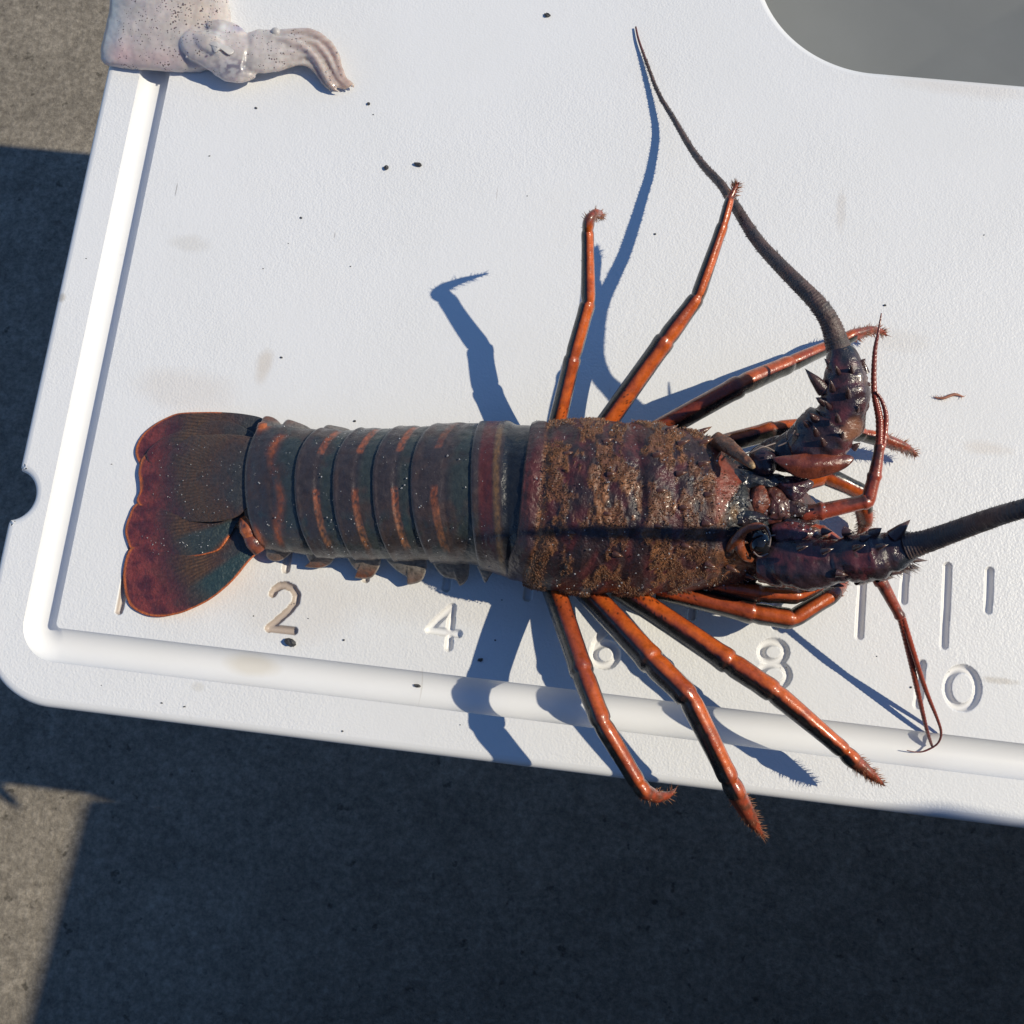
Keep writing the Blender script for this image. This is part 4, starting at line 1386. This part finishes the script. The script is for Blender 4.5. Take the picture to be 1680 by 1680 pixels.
# big red scale at the base of the far antenna
sc = [(1268, 752), (1300, 746), (1345, 742), (1380, 744), (1401, 751), (1390, 766), (1365, 778), (1332, 786), (1305, 782), (1285, 768)]
Vp, Fp, Cp = plate(sc, lambda x, y, f: 42 + 1.6 * (1 - f * f) - 2.0 * sstep(760, 790, y), 2.2, 100, 12,
                   lambda x, y, f, k: mixc(mixc((0.19, 0.048, 0.026), (0.13, 0.032, 0.022), sstep(-0.2, 0.5, fbm(x / 25, y / 25, 2))), (0.06, 0.025, 0.025), sstep(0.9, 1.0, f) * 0.7))
mk('antenna_scale', Vp, Fp, M_HEAD, lob, Cp)
sc = [(1300, 935), (1330, 942), (1360, 950), (1385, 962), (1350, 962), (1310, 952), (1280, 940)]
Vp, Fp, Cp = plate(sc, lambda x, y, f: 31 + 1.0 * (1 - f * f), 1.5, 80, 8, lambda x, y, f, k: mixc((0.10, 0.035, 0.03), (0.05, 0.03, 0.03), f))
mk('antenna_scale', Vp, Fp, M_HEAD, lob, Cp)
# beads of water on the shell
acc = Acc()
rnd = random.Random(5)


def bead(p, r):
    Vb, Fb, Cb = ellipsoid(p, r, r, r * 0.8, (0.5, 0.5, 0.5), 8, 5)
    acc.add(Vb, Fb, Cb)


for k in range(330):
    x = rnd.uniform(425, 815)
    phi = rnd.uniform(0.25, PI - 0.35)
    if fbm(x / 40, phi * 2, 77) < -0.1: continue
    bead(body(x, phi, 0.5), rnd.choice((0.09, 0.10, 0.10, 0.12, 0.14, 0.16, 0.26)))
for k in range(200):
    x = rnd.uniform(880, 1240)
    phi = rnd.uniform(0.15, PI - 0.3)
    bead(body(x, phi, 0.9), rnd.choice((0.11, 0.13, 0.16, 0.2, 0.28)))
for (x, y, z) in [(1255, 814, 40), (1246, 823, 40), (1251, 826, 40), (1262, 828, 39), (1258, 838, 38), (1295, 822, 36), (1293, 838, 36), (1304, 846, 36), (1310, 852, 36), (1300, 858, 36), (1318, 862, 36), (1330, 868, 36), (1340, 874, 35), (1262, 770, 39.5), (1265, 748, 40), (1210, 815, 39), (1220, 818, 39), (1232, 821, 38), (1352, 832, 37), (1356, 838, 37), (1312, 783, 36), (1290, 762, 45)]:
    bead(at(x, y, z), rnd.uniform(0.18, 0.40))
for k in range(60):
    x, y = rnd.uniform(250, 395), rnd.uniform(725, 850)
    bead(at(x, y, telson_z(x, y, 0.5) + 0.1), rnd.choice((0.12, 0.15, 0.22)))
for k in range(40):
    x, y = rnd.uniform(225, 350), rnd.uniform(860, 910)
    bead(at(x, y, en_z(x, y, 0.6) + 0.1), rnd.choice((0.12, 0.15, 0.22)))
tag(acc.build('water_beads', M_BEAD, lob), kind='stuff')

# ------------------------------------------------------------------ squid
sq = thing('squid', Vector((0, 190, 0)), 'pale speckled squid lying across the corner of the board', 'squid')
acc = Acc()
mo = [(186, -160), (184, -60), (181, 0), (172, 50), (165, 85), (170, 104), (200, 112), (250, 116), (300, 119), (335, 117), (356, 104), (374, 62), (379, 25), (373, -10), (372, -90), (370, -160), (280, -175)]
Vp, Fp, Cp = plate(mo, lambda x, y, f: 1.4 + 6.6 * max(0.0, 1 - f ** 3.0) ** 0.5 * lerp(0.75, 1.0, sstep(165, 260, x)), 1.4, 120, 18)
acc.add(Vp, Fp, Cp)


def sqt(pts, flat=0.8):
    P = path([(at(p[0], p[1], p[2] * 0.78), px2mm(p[3], p[2]) / 2) for p in pts], 0.8)
    acc.add(*tube(P, 20, flat * 0.85))


sqt([(305, 58, 9, 30), (322, 72, 9, 62), (345, 80, 8, 78), (375, 90, 7, 88), (405, 96, 6, 84)], 0.55)            # head
sqt([(352, 112, 5, 20), (372, 117, 6, 38), (395, 120, 6, 40), (418, 118, 5, 22)], 0.7)                             # eye bulge
sqt([(318, 58, 11, 16), (335, 66, 12.5, 34), (352, 74, 12.5, 36), (368, 84, 11, 26), (392, 94, 8.5, 8)], 0.5)       # funnel
sqt([(340, 38, 10, 12), (362, 42, 10.5, 26), (385, 50, 10, 28), (402, 58, 8.5, 14)], 0.5)
sqt([(390, 82, 6, 60), (420, 84, 6.5, 90), (450, 83, 6, 86), (480, 79, 5.4, 74), (508, 80, 4.6, 60), (530, 94, 3.8, 46), (546, 117, 3.0, 34), (558, 136, 2.4, 22), (570, 144, 1.8, 8)], 0.42)   # arms bunched together
for (pts_) in ([(436, 55, 7, 8), (475, 52, 7.4, 13), (510, 53, 7, 15), (534, 66, 6, 14), (551, 88, 5, 12), (558, 112, 4.4, 11), (566, 129, 3.6, 10), (579, 140, 2.4, 7), (581, 145, 2.0, 3)],
               [(440, 64, 8, 8), (482, 62, 7.8, 11), (516, 70, 7, 11), (536, 90, 6, 10), (548, 114, 5, 9), (559, 132, 4, 8), (574, 143, 2.4, 5)],
               [(420, 58, 8.4, 9), (462, 64, 9, 12), (494, 74, 8.6, 12), (517, 94, 7.4, 11), (530, 117, 5.8, 11), (539, 134, 4.6, 10), (550, 147, 2.8, 7), (561, 152, 1.8, 3)],
               [(440, 92, 8, 8), (478, 88, 7.6, 11), (506, 92, 6.6, 10), (524, 110, 5.4, 9), (536, 131, 4.0, 8), (549, 146, 2.4, 5)],
               [(430, 108, 6.4, 8), (468, 106, 6.2, 11), (500, 104, 5.4, 10), (519, 118, 4.2, 9), (532, 138, 2.8, 7), (544, 150, 1.6, 3)],
               [(450, 74, 8.4, 6), (490, 78, 8, 9), (512, 86, 7, 9), (528, 104, 5.8, 8), (541, 124, 4.6, 8), (554, 141, 3.2, 5)]):
    sqt(pts_, 0.9)
body_o = mk('body', acc.V, acc.F, M_SQUID, sq)
md = body_o.modifiers.new('merge', 'REMESH')
md.mode = 'VOXEL'
md.voxel_size = 0.00045
md.use_smooth_shade = True
md = body_o.modifiers.new('soften', 'SMOOTH')
md.factor = 0.5
md.iterations = 6
bpy.context.view_layer.update()
ev = body_o.evaluated_get(bpy.context.evaluated_depsgraph_get())
me = bpy.data.meshes.new_from_object(ev)
body_o.modifiers.clear()
body_o.data = me
RT = CAM_R.transposed()


def project(p):
    d = RT @ (p - CAM_P)
    return 840 + FPX * d.x / -d.z, 840 - FPX * d.y / -d.z


def g2(x, y, cx, cy, rx, ry):
    return math.exp(-((x - cx) / rx) ** 2 - ((y - cy) / ry) ** 2)


nv = len(me.vertices)
cols = np.ones((nv, 4), dtype=np.float32)
co_ = np.empty(nv * 3, dtype=np.float32)
no_ = np.empty(nv * 3, dtype=np.float32)
me.vertices.foreach_get('co', co_)
me.vertices.foreach_get('normal', no_)
co_ = co_.reshape(-1, 3)
no_ = no_.reshape(-1, 3)
orgq = Vector((0, 190, 0))
for i_ in range(nv):
    p = Vector(co_[i_]) * 1000.0 + orgq
    x, y = project(p)
    n = fbm(x / 30, y / 30, 5)
    c = mixc((0.40, 0.355, 0.34), (0.385, 0.35, 0.325), sstep(-0.3, 0.4, n))
    dens = 0.95
    c = mixc(c, (0.36, 0.365, 0.355), sstep(212, 182, x + 6 * n)); dens *= sstep(180, 200, x)
    c = mixc(c, (0.42, 0.30, 0.30), min(1, 0.7 * g2(x, y, 198, 88, 22, 24) + 0.5 * g2(x, y, 250, 100, 60, 18)))
    k = g2(x, y, 320, 20, 40, 32)
    c = mixc(c, (0.45, 0.37, 0.30), k * 0.6); dens += 0.55 * k
    c = mixc(c, (0.56, 0.545, 0.53), min(1, 1.1 * g2(x, y, 368, 48, 16, 11)) * sstep(-0.6, 0.2, n + 0.4))
    c = mixc(c, (0.22, 0.22, 0.30), 0.85 * g2(x, y, 392, 46, 13, 7))
    e = g2(x, y, 382, 110, 30, 17)
    c = mixc(c, mixc((0.30, 0.29, 0.30), (0.13, 0.12, 0.155), sstep(-0.25, 0.3, fbm(x / 9, y / 7, 9))), min(1, 1.1 * e)); dens *= 1 - 0.8 * e
    c = mixc(c, (0.40, 0.37, 0.35), g2(x, y, 440, 85, 34, 34) * 0.8)
    st_ = 0.5 + 0.5 * math.sin(y * 0.55 + x * 0.06 + 2 * n)
    c = mixc(c, (0.30, 0.245, 0.215), sstep(430, 500, x) * 0.6 * st_)
    c = mixc(c, (0.27, 0.205, 0.178), sstep(490, 530, x) * (0.75 if p.z < 4.2 else 0.35))
    dens *= 1 - 0.6 * sstep(480, 520, x)
    w_ = 0.22 * fbm(x / 16, y / 16, 2)
    co_[i_] += no_[i_] * (w_ * 0.001)
    cols[i_, :3] = tuple(min(0.8, k_ * 1.42) for k_ in c)
    cols[i_, 3] = dens
me.vertices.foreach_set('co', co_.ravel())
ac = me.attributes.new('Col', 'FLOAT_COLOR', 'POINT')
ac.data.foreach_set('color', cols.ravel())
me.polygons.foreach_set('use_smooth', np.ones(len(me.polygons), dtype=bool))
me.update()
M_FLESH = simple_mat('white_flesh', (0.50, 0.475, 0.455), 0.35, var=0.15, scale=300, bump=0.3, coat=0.2)
Vp, Fp, Cp = plate([(336, 70), (346, 76), (352, 86), (362, 82), (376, 90), (384, 84), (374, 76), (362, 72), (352, 66)], lambda x, y, f: 10.8 + 0.6 * (1 - f * f) - 1.5 * sstep(350, 385, x), 0.5, 60, 8)
mk('torn_skin', Vp, Fp, M_FLESH, sq)
Vp, Fp, Cp = ellipsoid(at(452, 52, 6.6), 1.6, 1.5, 1.2, (0.5, 0.5, 0.5))
mk('torn_skin', Vp, Fp, M_FLESH, sq)
acc = Acc()
rnd = random.Random(9)
for (x, y, z) in [(336, 42, 15), (344, 28, 15), (306, 93, 12), (355, 77, 16.5), (525, 105, 7), (535, 118, 6), (541, 125, 5), (543, 131, 5), (551, 141, 4), (556, 100, 5), (553, 86, 6), (556, 110, 5), (577, 141, 3.5), (560, 122, 5), (505, 82, 9)]:
    Vb, Fb, Cb = ellipsoid(at(x, y, z * 0.8), 0.36, 0.36, 0.3, (0.5, 0.5, 0.5), 8, 5)
    acc.add(Vb, Fb, Cb)
tag(acc.build('water_beads', M_BEAD, sq), kind='stuff')

# ------------------------------------------------------------------ grit
def stone(name, px, py, wpx, hpx, seed, label=None, acc=None, z=0.0):
    r_ = random.Random(seed)
    c = at(px, py, z)
    rx, ry = px2mm(wpx, 0) / 2, px2mm(hpx, 0) / 2
    rz = min(rx, ry) * 0.8
    Vp, Fp, Cp = ellipsoid(c + Vector((0, 0, rz * 0.7)), rx, ry, rz, (0.05, 0.05, 0.05), 9, 6, r_.uniform(-0.4, 0.4))
    Vp = [c + (v - c) * (1 + 0.35 * nz((v.x - c.x) * 2.2 / rx + seed, (v.y - c.y) * 2.2 / ry, v.z * 2)) for v in Vp]
    for v in Vp: v.z = max(v.z, z + 0.02)
    if acc is not None:
        acc.add(Vp, Fp, Cp)
        return
    o = mk(name, [v for v in Vp], Fp, M_STONE, None, None, smooth=False, base=c)
    tag(o, label, 'pebble', 'dark pebbles on the board')


stone('pebble', 477, 1054, 19, 13, 1, 'largest dark pebble, just below the engraved number 2')
stone('pebble', 634, 276, 9, 9, 2, 'left one of two dark pebbles close together above the lobster tail')
stone('pebble', 686, 271, 15, 8, 3, 'right one of two dark pebbles close together above the lobster tail')
stone('pebble', 898, 26, 12, 8, 4, 'dark pebble near the top edge, between squid and antenna tip')
stone('pebble', 605, 171, 6, 6, 5, 'tiny dark pebble beside the tip of the squid arms')
stone('pebble', 788, 1083, 9, 6, 6, 'small dark pebble below and right of the engraved number 4')
stone('pebble', 685, 1125, 12, 5, 7, 'small dark pebble lying in the drain groove', z=-4.4)
acc = Acc()
rnd = random.Random(3)
for k in range(85):
    x, y = rnd.uniform(60, 1660), rnd.uniform(30, 1250)
    p = at(x, y, 0)
    if p.x < -38 or p.y < -48 or (p.x > 178 and p.y > 190) or -32 < p.x < -14 or -40 < p.y < -22: continue
    if k % 3 and not (p.y < 0 or p.x < 90): continue
    s_ = rnd.choice((1.5, 2, 2, 2.6, 3.4))
    stone('', x, y, s_ * rnd.uniform(0.8, 2.0), s_, k, acc=acc)
o = mk('grit', acc.V, acc.F, M_STONE, None, None, smooth=False)
tag(o, 'fine dark grit scattered over the white board', 'grit', kind='stuff')

# shed bristly scrap of shell right of the far antenna
acc = Acc()
rnd = random.Random(4)
P = path([(at(1534, 652, 0.4), 0.2), (at(1548, 653, 0.5), 0.45), (at(1566, 647, 0.5), 0.5), (at(1581, 651, 0.4), 0.15)], 0.4)
acc.add(*tube(P, 8, 0.6, lambda t, th, p, i: (0.36, 0.14, 0.08)))
for k in range(30):
    p = P[rnd.randrange(len(P))][0]
    acc.cone(p, Vector((rnd.uniform(-1, 1), rnd.uniform(-1, 1), 0.1)), rnd.uniform(0.6, 1.6), 0.10, (0.36, 0.13, 0.07), (0.5, 0.25, 0.15), n=3)
o = mk('shell_scrap', acc.V, acc.F, M_HAIR, None, acc.C, base=at(1557, 650, 0))
tag(o, 'small reddish bristly scrap lying right of the upright antenna stalk', 'shell scrap')
